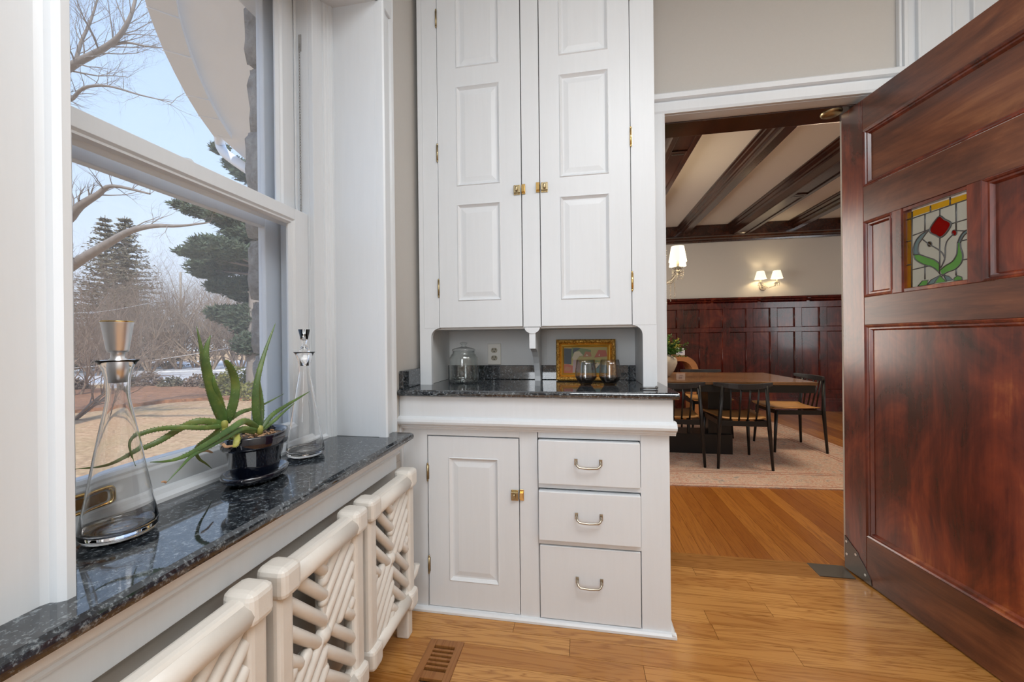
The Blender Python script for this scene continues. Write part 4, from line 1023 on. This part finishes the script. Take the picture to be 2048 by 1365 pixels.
# chandelier
cx_, cy_ = .742, 4.127
chd = thing('chandelier', 'crystal chandelier with pleated cream shades hanging over the dining table', 'chandelier', (cx_, cy_, 1.805))
q = MB().lathe([(0, -.22), (.02, -.20), (.035, -.16), (.02, -.12), (.05, -.08), (.06, -.04), (.03, 0), (.02, .08), (.045, .12), (.02, .16), (.015, .40), (.03, .42), (.012, .46), (.010, .80), (.010, 1.10), (0, 1.11)], (0, 0, 0), 20)
q.build('stem', 'crystal', chd, world=False)
def drops(mb, p, n_, r, step=None):
    step = step or r*2.3
    for k in range(n_): mb.lathe([(0, -r), (r*.8, -r*.4), (r*.8, r*.4), (0, r)], (p[0], p[1], p[2]-k*step), 5)
random.seed(11)
for ang in (-43, 17, 77, 137, 197, 257):
    c_, s_ = math.cos(R(ang)), math.sin(R(ang)); RR = .26
    arm = bpy.data.objects.new('arm', None); col.objects.link(arm); arm.parent = chd
    def P3(r, z_): return (c_*r, s_*r, z_)
    MB().tube([P3(.03, -.04), P3(.12, -.115), P3(.19, -.105), P3(.245, -.05), P3(RR, .0)], .010, 8).build('branch', 'crystal', arm, world=False)
    MB().lathe([(0, -.03), (.015, -.025), (.05, 0), (.055, .008), (.02, .012), (0, .012)], (c_*RR, s_*RR, -.0), 16).build('bobeche', 'crystal', arm, world=False)
    MB().lathe([(.0, .01), (.013, .01), (.013, .11), (0, .11)], (c_*RR, s_*RR, 0), 12).build('candle', 'ivory_candle', arm, world=False)
    sh = MB(); seg_ = 28; vs = []
    for r_, z_ in ((.080, .062), (.075, .095), (.056, .208)):
        for k in range(seg_): t = 2*math.pi*k/seg_; rr_ = r_*(1+.02*(k % 2)); vs.append((c_*RR+rr_*math.cos(t), s_*RR+rr_*math.sin(t), z_))
    sh.add(vs, [(i*seg_+k, i*seg_+(k+1) % seg_, (i+1)*seg_+(k+1) % seg_, (i+1)*seg_+k) for i in range(2) for k in range(seg_)], False); sh.build('shade', 'lamp_shade', arm, world=False)
    d_ = MB()
    for k in range(9): t = 2*math.pi*k/9; drops(d_, (c_*RR+.05*math.cos(t), s_*RR+.05*math.sin(t), -.02), 3, .008, .022)
    for k in range(4): drops(d_, P3(.09+.045*k, -.12), 6+(k*5) % 7, .008, .021)
    tag(d_.build('crystal_drops', 'crystal', arm, world=False), kind='stuff')
    point('chandelier_bulb', (cx_+c_*RR, cy_+s_*RR, 1.95), 2.2, (1, .78, .5), .02)
d_ = MB()
for k in range(10): t = 2*math.pi*k/10; drops(d_, (.06*math.cos(t), .06*math.sin(t), -.10), 7, .009, .022)
for k in range(8):
    t = 2*math.pi*k/8
    for j in range(14): u = j/13; rr_ = .05+.075*math.sin(2.6*u); drops(d_, (rr_*math.cos(t), rr_*math.sin(t), .37-.30*u), 1, .009)
tag(d_.build('bead_chains', 'crystal', chd, world=False), kind='stuff')
# sconce
scn = thing('wall_sconce', 'crystal wall sconce with two lit cream shades above the wainscot', 'sconce', (2.855, FYD, 1.93))
MB().tube([(2.855, FYD, 1.93), (2.855, FYD-.03, 1.93)], [.055, .045], 18).build('backplate', 'ceramic_stone', scn)
for s in (-1, 1):
    xs = 2.890+s*.115
    MB().tube([(2.855, FYD-.03, 1.94), (2.855+s*.05, FYD-.09, 1.91), (xs-s*.02, FYD-.12, 1.935), (xs, FYD-.12, 1.985)], .008, 8).build('arm', 'crystal', scn)
    MB().lathe([(0, -.012), (.035, 0), (.03, .006), (0, .006)], (xs, FYD-.12, 1.985), 14).build('drip_pan', 'crystal', scn)
    MB().lathe([(.0, 0), (.011, 0), (.011, .07), (0, .07)], (xs, FYD-.12, 1.99), 10).build('candle', 'ivory_candle', scn)
    MB().lathe([(.082, 2.045), (.05, 2.165)], (xs, FYD-.12, 0), 24).build('shade', 'lamp_shade', scn)
    d_ = MB()
    for k in range(7): t = 2*math.pi*k/7; drops(d_, (xs+.033*math.cos(t), FYD-.12+.033*math.sin(t), 1.97), 2, .009, .024)
    tag(d_.build('crystal_drops', 'crystal', scn), kind='stuff')
    point('sconce_bulb', (xs, FYD-.12, 2.10), 2.2, (1, .76, .45), .015)

# ================================================================== things on the windowsill
SZ = .771
def decanter(name, label, loc, shot):
    t = thing(name, label, 'decanter', loc)
    o_ = [(0, .0), (.040, .0), (.052, .004), (.0555, .012), (.0555, .022), (.050, .055), (.041, .110), (.031, .175), (.0225, .225), (.0175, .255), (.0165, .272), (.0175, .292), (.0215, .312), (.028, .326), (.0315, .329)]
    i_ = [(.0312, .3305), (.027, .329), (.0195, .316), (.0155, .294), (.0146, .272), (.0156, .255), (.0205, .225), (.029, .175), (.039, .110), (.0475, .055), (.0525, .024), (.050, .016), (.036, .012), (.018, .0145), (0, .016)]
    MB().lathe(o_+i_, (0, 0, 0), 48).build('flask', 'clear_glass', t, world=False)
    if shot:
        MB().lathe([(0, .288), (.0135, .288), (.0152, .318), (.0152, .330), (.0100, .334), (.0100, .344), (.0145, .346), (.0160, .350), (.0226, .398), (.0236, .401), (.0236, .404), (.0212, .404), (.0145, .354), (0, .353)], (0, 0, 0), 40).build('stopper_cup', 'chrome', t, world=False)
        r_ = MB().lathe([(.0234, .4015), (.0241, .4025), (.0236, .4042), (.0226, .4038), (.0226, .4015)], (0, 0, 0), 40).build('cup_rim', 'brass', t, world=False)
    else:
        MB().lathe([(0, .286), (.0128, .286), (.0142, .318), (.0142, .330), (.0158, .334), (.0120, .342), (.0060, .352), (.0062, .358), (.0095, .366), (.0175, .402), (.0160, .402), (.0075, .370), (0, .366)], (0, 0, 0), 40).build('stopper', 'clear_glass', t, world=False)
    return t
decanter('decanter', 'clear glass decanter with a silver cup stopper, standing by the brass sash lift', (-.861, .602, SZ), True)
decanter('decanter', 'clear glass decanter with a glass stopper, standing to the right of the potted aloe', (-.868, 1.12, SZ), False)

al = thing('potted_aloe', 'aloe with long drooping leaves in a glossy black pot on the windowsill', 'plant', (-.848, .905, SZ))
def oval(prof, n_, m_, z=0):
    return MB().lathe(prof, (0, 0, z), 48, .86, 1.08, R(8)).build(n_, m_, al, world=False)
oval([(0, 0), (.050, 0), (.066, .004), (.078, .012), (.082, .020), (.081, .026), (.076, .027), (.070, .018), (.055, .014), (0, .013)], 'saucer', 'black_glaze')
oval([(0, .014), (.052, .014), (.055, .018), (.058, .024), (.070, .088), (.071, .090), (.0795, .092), (.0815, .097), (.0825, .122), (.080, .126), (.075, .124), (.073, .118), (.070, .112)], 'pot', 'black_glaze')
oval([(0, .113), (.04, .115), (.072, .111)], 'soil', 'soil')
oval([(0, -.0002), (.045, -.0002), (.051, .003)], 'unglazed_foot', 'terracotta')
random.seed(4)
ch_ = MB()
for k in range(40):
    a = random.uniform(0, 6.28); r_ = random.uniform(0, .06); p = Vector((math.cos(a)*r_*.86, math.sin(a)*r_*1.08, .116)); d = Vector((random.uniform(-1, 1), random.uniform(-1, 1), random.uniform(0, .5))).normalized()*random.uniform(.005, .013)
    ch_.tube([p, p+d], [.003, .002], 4)
tag(ch_.build('bark_chips', 'dry_leaf', al, world=False, merge=False), kind='stuff')
def leaf(pts, w0, m_='aloe_leaf', thick=.45, name='leaf', taper=.75):
    """pts: (px, py, x plane) from base to tip"""
    P = [onx(a, b, c) for a, b, c in pts]; P = [Vector(p) for p in smooth([tuple(p) for p in P], 6)]
    n_ = len(P); rad = [max(.0006, w0*.98*(1-(i/(n_-1))**1.5)**taper*(.82+.18*min(1, i/3))) for i in range(n_)]
    q = MB(); seg = 10; vs = []; 
    for i, p in enumerate(P):
        d = (P[min(i+1, n_-1)]-P[max(i-1, 0)]).normalized(); toward = (CAM-p).normalized(); u = d.cross(toward).normalized(); w_ = d.cross(u)
        for k in range(seg):
            t = 2*math.pi*k/seg; c_, s_ = math.cos(t), math.sin(t)
            yy = s_*thick if s_ > 0 else s_*thick*.55
            vs.append(p+(u*c_+w_*yy)*rad[i])
    q.add(vs, [(i*seg+k, i*seg+(k+1) % seg, (i+1)*seg+(k+1) % seg, (i+1)*seg+k) for i in range(n_-1) for k in range(seg)], True)
    q.add(vs[:seg], [tuple(range(seg))]); q.add(vs[-seg:], [tuple(range(seg))])
    # soft teeth along both margins
    for i in range(2, n_-2, 1):
        p = P[i]; d = (P[i+1]-P[i-1]).normalized(); toward = (CAM-p).normalized(); u = d.cross(toward).normalized()
        if rad[i] < .004: continue
        for s in (-1, 1):
            b_ = p+u*s*rad[i]*.97; q.add([b_-d*.0012, b_+d*.0012, b_+u*s*.0022+d*.0012], [(0, 1, 2)])
    return q.build(name, m_, al)
XA, XB = -.872, -.838
# left rosette
leaf([(446, 846, XA), (425, 800, XA), (409, 740, -.885), (402, 695, -.89), (393, 653, -.90)], .0085)
leaf([(448, 846, XA), (428, 795, -.865), (413, 735, -.86), (412, 700, -.86), (421, 671, -.86)], .0125)
leaf([(450, 842, XA), (440, 800, -.86), (428, 765, -.855), (429, 750, -.855)], .0075)
leaf([(452, 846, XA), (466, 810, -.858), (471, 770, -.855), (463, 740, -.85), (450, 720, -.85)], .0110, taper=.35)
leaf([(450, 846, XA), (480, 826, -.875), (505, 818, -.88), (530, 808, -.885), (568, 788, -.90)], .0060)
leaf([(446, 848, XA), (400, 843, -.885), (365, 855, -.905), (320, 882, -.925), (275, 902, -.935), (215, 930, -.94), (150, 939, -.945)], .0085)
leaf([(448, 852, XA), (410, 856, -.875), (360, 855, -.895), (310, 860, -.925), (275, 872, -.935), (263, 886, -.935), (264, 905, -.93), (275, 932, -.925)], .0062)
# right rosette
leaf([(518, 856, XB), (512, 820, XB), (513, 770, -.84), (528, 710, -.845), (551, 647, -.85)], .0105)
leaf([(521, 852, XB), (524, 815, -.845), (519, 770, -.85), (513, 738, -.855)], .0062)
leaf([(524, 856, XB), (545, 830, -.835), (575, 810, -.83), (600, 795, -.825), (620, 783, -.82)], .0062)
leaf([(524, 860, XB), (548, 842, -.83), (566, 826, -.825), (590, 806, -.82)], .0055)
leaf([(516, 858, XB), (490, 843, -.825), (462, 858, -.815), (420, 885, -.81), (375, 910, -.81), (340, 922, -.815), (300, 925, -.82)], .0082)
leaf([(514, 862, XB), (485, 858, -.825), (455, 874, -.815), (420, 893, -.81), (385, 912, -.805), (362, 935, -.80), (333, 966, -.80)], .0062)
leaf([(512, 866, XB), (488, 862, -.83), (470, 868, -.825), (458, 876, -.82)], .0062)
leaf([(442, 856, XA), (425, 872, -.885), (400, 890, -.905), (392, 903, -.915), (398, 918, -.92), (412, 928, -.925), (424, 938, -.93)], .0058)
leaf([(470, 862, -.84), (474, 880, -.815), (470, 892, -.812), (458, 892, -.812)], .0075, 'aloe_base', name='withered_leaf')
for pts, w_ in (([(400, 904, -.91), (412, 902, -.91), (426, 906, -.91)], .0035), ([(333, 966, -.80), (328, 964, -.80), (322, 965, -.80)], .0022), ([(446, 888, -.81), (452, 894, -.80), (466, 892, -.80)], .0035)):
    leaf(pts, w_, 'dry_leaf', name='dry_leaf_tip', taper=.3)
for bp_ in (onx(448, 848, XA), onx(519, 858, XB)):
    MB().lathe([(0, -.016), (.007, -.014), (.009, -.002), (.008, .006), (.003, .012), (0, .013)], tuple(bp_), 14).build('crown', 'aloe_base', al)
MB().tube([onx(448, 858, XA), onx(462, 872, -.855), onx(478, 880, -.848)], .008, 10).build('stem', 'aloe_base', al)

# ================================================================== outside the window
GZ = -1.0
gmb = MB(); nx, ny = 60, 60; vs = []
for i in range(nx+1):
    for j in range(ny+1):
        x_ = -1.6-110*(i/nx)**1.8; y_ = -40+140*(j/ny)
        d = math.hypot(x_, y_); vs.append((x_, y_, GZ+.10*noise.noise(Vector((x_*.15, y_*.15, 0)))*min(1, d/6)))
gmb.add(vs, [(i*(ny+1)+j, (i+1)*(ny+1)+j, (i+1)*(ny+1)+j+1, i*(ny+1)+j+1) for i in range(nx) for j in range(ny)], True)
g_ = gmb.build('ground', 'dry_lawn'); struct(g_, 'straw coloured winter lawn outside the window')
def strip(name, m_, pts, lift, label):
    """pts: pixel outline projected on the ground"""
    P = [onz(a, b, GZ) for a, b in pts]; q = MB(); q.add([(p.x, p.y, GZ+lift) for p in P]+[(p.x, p.y, GZ-.2) for p in P], [tuple(range(len(P)))]+[(i, (i+1) % len(P), len(P)+(i+1) % len(P), len(P)+i) for i in range(len(P))])
    return struct(q.build(name, m_), label)
strip('mulch_bed', 'mulch', [(40, 838), (200, 822), (330, 806), (430, 800), (560, 806), (600, 792), (560, 778), (430, 778), (300, 776), (120, 786), (40, 800)], .10, 'red brown mulch bed across the lawn')
strip('road', 'road_pale', [(40, 772), (300, 770), (600, 768), (600, 722), (300, 724), (40, 730)], .09, 'pale road beyond the lawn')
for pts in ([(40, 748), (180, 744), (300, 748), (440, 744), (600, 742), (600, 733), (400, 735), (200, 737), (40, 738)], [(60, 771), (150, 764), (230, 768), (140, 777)]):
    strip('snow_patch', 'snow', pts, .14, 'patch of old snow by the road')
# soffit of the curved roof above, gutter and downspout
sf = thing('roof_soffit', 'pale curved roof overhang seen from below outside the window', 'roof', (-2.5, 3, 3.5))
ZS = 3.5
oc = [onz(a, b, ZS) for a, b in ((255, -180), (275, -90), (297, 0), (313, 45), (330, 88), (352, 135), (375, 180), (400, 222), (430, 265))]
oc += [onz(460, 292, ZS), onz(515, 340, ZS)]
poly = [(p.x, p.y) for p in oc]+[(-1.3, 6.5), (-1.3, .8)]
q = MB(); q.add([(a, b, ZS) for a, b in poly]+[(a, b, ZS+.12) for a, b in poly], [tuple(range(len(poly)))[::-1], tuple(range(len(poly), 2*len(poly)))]+[(i, (i+1) % len(poly), len(poly)+(i+1) % len(poly), len(poly)+i) for i in range(len(poly))])
q.build('soffit_board', 'soffit_paint', sf)
gp = [Vector((p.x, p.y)) for p in oc[:9]]
q = MB(); vs = []
for i, p in enumerate(gp):
    d = (gp[min(i+1, len(gp)-1)]-gp[max(i-1, 0)]).normalized(); n_ = Vector((-d.y, d.x)); n_ = n_ if n_.x < 0 else -n_
    a, b = p-n_*.16, p+n_*.01; vs += [(a.x, a.y, ZS-.002), (a.x, a.y, ZS-.05), (b.x, b.y, ZS-.05), (b.x, b.y, ZS+.14), (a.x, a.y, ZS+.14)]
q.add(vs, [(i*5+k, i*5+(k+1) % 5, (i+1)*5+(k+1) % 5, (i+1)*5+k) for i in range(len(gp)-1) for k in range(5)]); q.build('gutter', 'gutter_white', sf)
for i in (2, 4, 6, 7):
    p = gp[i]; d = (gp[i+1]-gp[i-1]).normalized(); n_ = Vector((-d.y, d.x)); n_ = n_ if n_.x < 0 else -n_; a, b = p-n_*.165, p+n_*.015
    MB().tube([(a.x, a.y, ZS-.052), (b.x, b.y, ZS-.052)], .006, 4).build('gutter_joint', 'soffit_paint', sf)
ds = thing('downspout', 'white curved downspout elbow leaving the gutter', 'downspout', tuple(onz(432, 262, ZS)))
pd = [onz(440, 262, ZS), at(440, 285, 5.2), at(447, 303, 5.1), at(470, 322, 4.9), at(515, 352, 4.5), at(560, 385, 4.1)]
MB().tube([tuple(p) for p in smooth([tuple(p) for p in pd], 5)], .060, 10).build('elbow', 'gutter_white', ds)

# bare branches
def perp(d):
    a = Vector((random.uniform(-1, 1), random.uniform(-1, 1), random.uniform(-1, 1))); return (a-d*a.dot(d)).normalized()
def twig(mb, p, d, L, r, lev, up=.15, spread=.8, kids=3, nseg=4):
    pts = [p]; dd_ = d.copy(); cur = p.copy(); rads = [r]
    for i in range(nseg):
        dd_ = (dd_+perp(dd_)*.20+Vector((0, 0, up*.3))).normalized(); cur = cur+dd_*(L/nseg); pts.append(cur.copy()); rads.append(r*(1-.75*(i+1)/nseg))
        if lev > 0 and i >= 0:
            for _ in range(kids if i > 0 else max(1, kids-1)):
                if random.random() < .8:
                    nd = (dd_+perp(dd_)*spread+Vector((0, 0, up))).normalized(); twig(mb, cur.copy(), nd, L*random.uniform(.45, .7), max(rads[-1]*.6, .0012), lev-1, up, spread, max(1, kids-1) if lev < 3 else kids, 3)
    mb.tube(pts, rads, 3 if lev < 2 else 6, False)
def limb(mb, pts, r0, r1, lev=2, every=1, L=.9, kids=2, up=.2):
    """pts: (px, py, depth)"""
    P = [Vector(p) for p in smooth([tuple(at(a, b, c)) for a, b, c in pts], 4)]; n_ = len(P)
    mb.tube(P, [r0+(r1-r0)*i/(n_-1) for i in range(n_)], 8, False)
    for i in range(2, n_, every):
        d = (P[i]-P[i-1]).normalized()
        for _ in range(kids): twig(mb, P[i].copy(), (d+perp(d)*.9+Vector((0, 0, up))).normalized(), L*random.uniform(.5, 1.2), max(.25*(r0+(r1-r0)*i/(n_-1)), .005), lev+1, up, .75, 2)
random.seed(21)
tr = thing('bare_tree', 'large bare grey tree whose limbs cross the upper left panes', 'tree', tuple(at(20, 800, 9)))
q = MB(); D0 = 8.0
base = at(-60, 940, D0)
q.tube([Vector((base.x, base.y, GZ-.1)), at(-40, 700, D0), at(-10, 560, D0), at(20, 400, D0), at(50, 250, D0)], [.32, .26, .22, .18, .12], 12, False)
q.build('trunk', 'bark_grey', tr)
q = MB()
limb(q, [(50, 250, D0), (110, 160, D0), (150, 128, D0-.2), (184, 110, D0-.3), (212, 94, D0-.4), (240, 70, D0-.5), (262, 30, D0-.6), (275, -20, D0-.6)], .085, .02, 2, 2, 1.0, 2)
limb(q, [(150, 128, D0), (162, 85, D0), (178, 50, D0), (190, 15, D0), (205, -40, D0)], .035, .012, 2, 2, .8, 2)
limb(q, [(212, 94, D0-.4), (250, 85, D0-.4), (290, 92, D0-.5), (330, 96, D0-.6)], .03, .006, 1, 2, .5, 2, .05)
limb(q, [(70, 235, D0), (110, 190, D0), (140, 200, D0), (168, 176, D0-.2), (215, 172, D0-.4), (280, 190, D0-.6), (345, 205, D0-.8)], .05, .006, 1, 2, .55, 2, .0)
limb(q, [(20, 400, D0), (118, 445, D0), (160, 412, D0-.2), (195, 390, D0-.3), (225, 372, D0-.4), (300, 388, D0-.5)], .11, .015, 1, 2, .6, 2)
limb(q, [(-10, 560, D0), (60, 560, D0), (120, 545, D0), (165, 518, D0-.3), (220, 485, D0-.5), (262, 462, D0-.7), (310, 452, D0-.9), (360, 452, D0-1), (420, 445, D0-1.1)], .13, .010, 1, 3, .5, 1, .05)
tag(q.build('branches', 'bark_grey', tr, merge=False), kind='stuff')
# leaning trunks of a shrub at the left
def shrub(label, px, py, depth, h, n_, m_, seed, lean=0.0, group='bare shrubs beyond the lawn', L=1.0, name='bare_shrub', lev=3, spread=.75):
    random.seed(seed); b = at(px, py, depth); k = (GZ-CAM.z)/(b.z-CAM.z) if b.z < CAM.z-.05 else 1.0
    base = Vector((b.x, b.y, GZ)); q = MB(); t_ = thing(name, label, 'shrub', tuple(base), group=group)
    for i in range(n_):
        a = random.uniform(0, 6.28); d = Vector((math.cos(a)*.45-lean*CR.x, math.sin(a)*.45-lean*CR.y, 1)).normalized()
        twig(q, base+Vector((math.cos(a), math.sin(a), 0))*.15, d, h*random.uniform(.55, .85), .03*h/3, lev, .12, spread, 3, 5)
    tag(q.build('twigs', m_, t_, merge=False), kind='stuff')
    return t_
shrub('leaning bare shrub nearest the window at the left edge of the lawn', 135, 862, 11.0, 3.4, 6, 'twig_brown', 31, -.35)
hz = [(60, 18, 4.4, 'twig_tan'), (150, 16, 4.3, 'twig_brown'), (235, 22, 5.6, 'twig_brown'), (300, 29, 7.4, 'twig_tan'), (360, 31, 7.8, 'twig_brown'), (420, 30, 6.6, 'twig_tan'), (480, 31, 6.8, 'twig_brown'), (190, 26, 7.2, 'twig_brown'), (280, 34, 9.4, 'twig_brown'), (400, 36, 8.4, 'twig_brown'), (520, 32, 7.0, 'twig_tan')]
hl = ['tan bare shrub at the far left', 'brown bare shrub behind the first decanter', 'brown bare shrub under the spruce', 'tan bare shrub in the middle of the thicket', 'brown bare shrub left of the aloe leaves', 'tan bare shrub behind the aloe leaves', 'brown bare shrub under the pine', 'tall brown bare tree beside the spruce', 'tall brown bare tree in front of the spruce', 'bare tree between spruce and pine', 'tan bare tree by the stone window edge']
for i, (px, dp, h, m_) in enumerate(hz):
    y_ = 690+2.13*F_PX/dp
    shrub(hl[i], px, y_, dp, h, 8, m_, 50+i, random.uniform(-.2, .2), spread=.9)
for i, (px, dp, h) in enumerate(((390, 33, 6.4), (455, 34, 6.8), (505, 30, 6.0), (335, 32, 7.6))):
    shrub(['low tan bare shrub in front of the pine, left', 'low tan bare shrub straight in front of the pine', 'low tan bare shrub by the stone edge under the pine', 'low tan bare shrub in front of the thicket'][i], px, 690+2.13*F_PX/dp, dp, h, 7, 'twig_tan' if i % 2 else 'twig_brown', 150+i, 0, spread=1.0)
def conifer(name, label, px, depth, ztop, rbase, m_, seed, z0=.5, tiers=26, droop=-.12, nn=17, cat='tree'):
    random.seed(seed); b = at(px, 690, depth); t_ = thing(name, label, cat, (b.x, b.y, GZ)); ux, uy = b.x, b.y
    MB().tube([(ux, uy, GZ), (ux, uy, ztop)], [.02*(ztop-GZ), .02], 8, False).build('trunk', 'bark_grey', t_)
    q = MB()
    for i in range(tiers):
        f = i/tiers; z_ = GZ+z0+(ztop-GZ-z0)*f; R_ = rbase*(1-f)**.85+.12
        for k in range(nn):
            a = random.uniform(0, 6.28); L = R_*random.uniform(.65, 1.1); d = Vector((math.cos(a), math.sin(a), droop+random.uniform(-.05, .25)*(.3+f)))
            P0 = Vector((ux, uy, z_)); n_ = max(4, int(L/.22))
            for j in range(n_):
                u = (j+.6)/n_; p = P0+d*L*u+Vector((0, 0, .10*L*u*u))
                for _ in range(5):
                    s = Vector((random.uniform(-1, 1), random.uniform(-1, 1), random.uniform(-.35, .3))).normalized(); w_ = perp(s); l = random.uniform(.16, .42)*(1.1-.4*u)*max(.6, rbase/4)
                    q.add([p, p+s*l*.5+w_*l*.15, p+s*l, p+s*l*.5-w_*l*.15], [(0, 1, 2, 3)])
    tag(q.build('needles', m_, t_, merge=False), kind='stuff'); return t_
conifer('spruce_tree', 'pointed dark spruce behind the bare thicket', 213, 30, 1.13+30*.262*1.27, 3.6, 'conifer_brown', 71, tiers=30)
conifer('spruce_tree', 'second spruce crown just right of the pointed one', 252, 32, 1.13+32*.33, 4.4, 'conifer_brown', 72, tiers=30)
conifer('spruce_tree', 'low dark evergreen at the left edge behind the branches', 130, 34, 1.13+34*.15, 3.4, 'conifer_needles', 73, tiers=16)
def pine(label, px, depth, clumps, seed):
    random.seed(seed); b = at(px, 690, depth); t_ = thing('pine_tree', label, 'tree', (b.x, b.y, GZ))
    MB().tube([(b.x, b.y, GZ), (b.x+.1, b.y, 3), tuple(at(px-5, 380, depth))], [.30, .22, .08], 8, False).build('trunk', 'bark_grey', t_)
    q = MB(); br_ = MB()
    for cx_, cy_, rx, ry in clumps:
        c = at(cx_, cy_, depth+random.uniform(-1, 1)); br_.tube([Vector((b.x, b.y, c.z-.3)), c], [.05, .02], 4, False)
        for k in range(int(rx*ry*.85)):
            while True:
                a, e_, g2 = random.uniform(-1, 1), random.uniform(-1, 1), random.uniform(-1, 1)
                if a*a+e_*e_+g2*g2 < 1: break
            p = c+CR*(a*rx*depth/F_PX)+Vector((0, 0, 1))*(e_*ry*depth/F_PX)+CF*(g2*rx*depth/F_PX)
            for _ in range(6):
                s = Vector((random.uniform(-1, 1), random.uniform(-1, 1), random.uniform(-.2, .9))).normalized(); w_ = perp(s); l = random.uniform(.10, .24)
                q.add([p, p+s*l*.5+w_*l*.13, p+s*l, p+s*l*.5-w_*l*.13], [(0, 1, 2, 3)])
    tag(q.build('needles', 'conifer_needles', t_, merge=False), kind='stuff'); br_.build('branches', 'bark_grey', t_)
pine('dark green pine against the stone window edge', 508, 15, [(490, 470, 42, 22), (440, 500, 50, 22), (385, 508, 28, 9), (480, 525, 60, 26), (420, 540, 40, 20), (500, 580, 50, 30), (450, 575, 34, 16), (462, 440, 44, 18), (400, 425, 30, 11), (362, 412, 18, 7), (500, 350, 30, 20), (470, 330, 22, 14), (440, 300, 14, 10), (505, 640, 50, 34), (450, 630, 30, 18), (505, 690, 34, 24)], 81)
def bush(name, label, px, py, depth, rx, h, m_, seed, n_=900, group=None):
    random.seed(seed); b = onz(px, py, GZ) if py else at(px, 720, depth); t_ = thing(name, label, 'shrub', (b.x, b.y, GZ), group=group); q = MB()
    for k in range(n_):
        a, r_ = random.uniform(0, 6.28), rx*math.sqrt(random.random()); z_ = h*random.random()**.7*math.sqrt(max(0, 1-(r_/rx)**2))
        p = Vector((b.x+math.cos(a)*r_, b.y+math.sin(a)*r_, GZ+z_))
        for _ in range(3):
            s = Vector((random.uniform(-1, 1), random.uniform(-1, 1), random.uniform(-.2, 1))).normalized(); w_ = perp(s); l = random.uniform(.07, .15)
            q.add([p, p+s*l*.5+w_*l*.25, p+s*l, p+s*l*.5-w_*l*.25], [(0, 1, 2, 3)])
    tag(q.build('leaves', m_, t_, merge=False), kind='stuff'); return t_
bush('olive_bush', 'yellow green bush beside the mulch bed near the pine', 472, 792, 0, .75, 1.25, 'bush_olive', 91)
bush('olive_bush', 'lower olive bush next to the stone window edge', 520, 798, 0, .7, .8, 'bush_olive', 92, 600)
for i, (px, py) in enumerate(((150, 782), (250, 776), (300, 774), (345, 776), (395, 776), (430, 778))):
    bush('low_shrub', ['low dark shrub at the left of the mulch bed', 'low dark shrub behind the first decanter', 'low dark shrub in the middle of the bed', 'low dark shrub left of the aloe', 'low dark shrub behind the aloe', 'low dark shrub before the yellow green bush'][i], px, py, 0, .55, .55+.1*(i % 3), 'conifer_brown' if i % 2 else 'twig_brown', 100+i, 420, 'low shrubs along the mulch bed')
po = MB(); b = onz(363, 722, GZ); po.tube([(b.x, b.y, GZ), (b.x, b.y, 1.13+ (690-545)/F_PX*50)], .12, 8)
tag(po.build('utility_pole', 'pole_wood'), 'thin wooden utility pole standing far off between spruce and pine', 'pole')
b = onz(240, 735, GZ); po = MB().tube([(b.x, b.y, GZ), (b.x-.3, b.y, 1.13+(690-590)/F_PX*38)], .13, 8)
tag(po.build('pale_post', 'white_post'), 'pale slender post rising behind the silver cup stopper', 'post')
for i, pts in enumerate(([(60, 742, 16), (300, 722, 17), (600, 672, 18)], [(60, 626, 22), (200, 624, 24), (330, 600, 30)])):
    P = [at(*p) for p in pts]; q = MB().tube([tuple(p) for p in smooth([tuple(p) for p in P], 5)], .012, 4)
    tag(q.build('overhead_wire', 'wire_grey'), ['pale wire sloping across the lower pane behind the plants', 'pale wire at the upper left behind the bare branches'][i], 'wire')
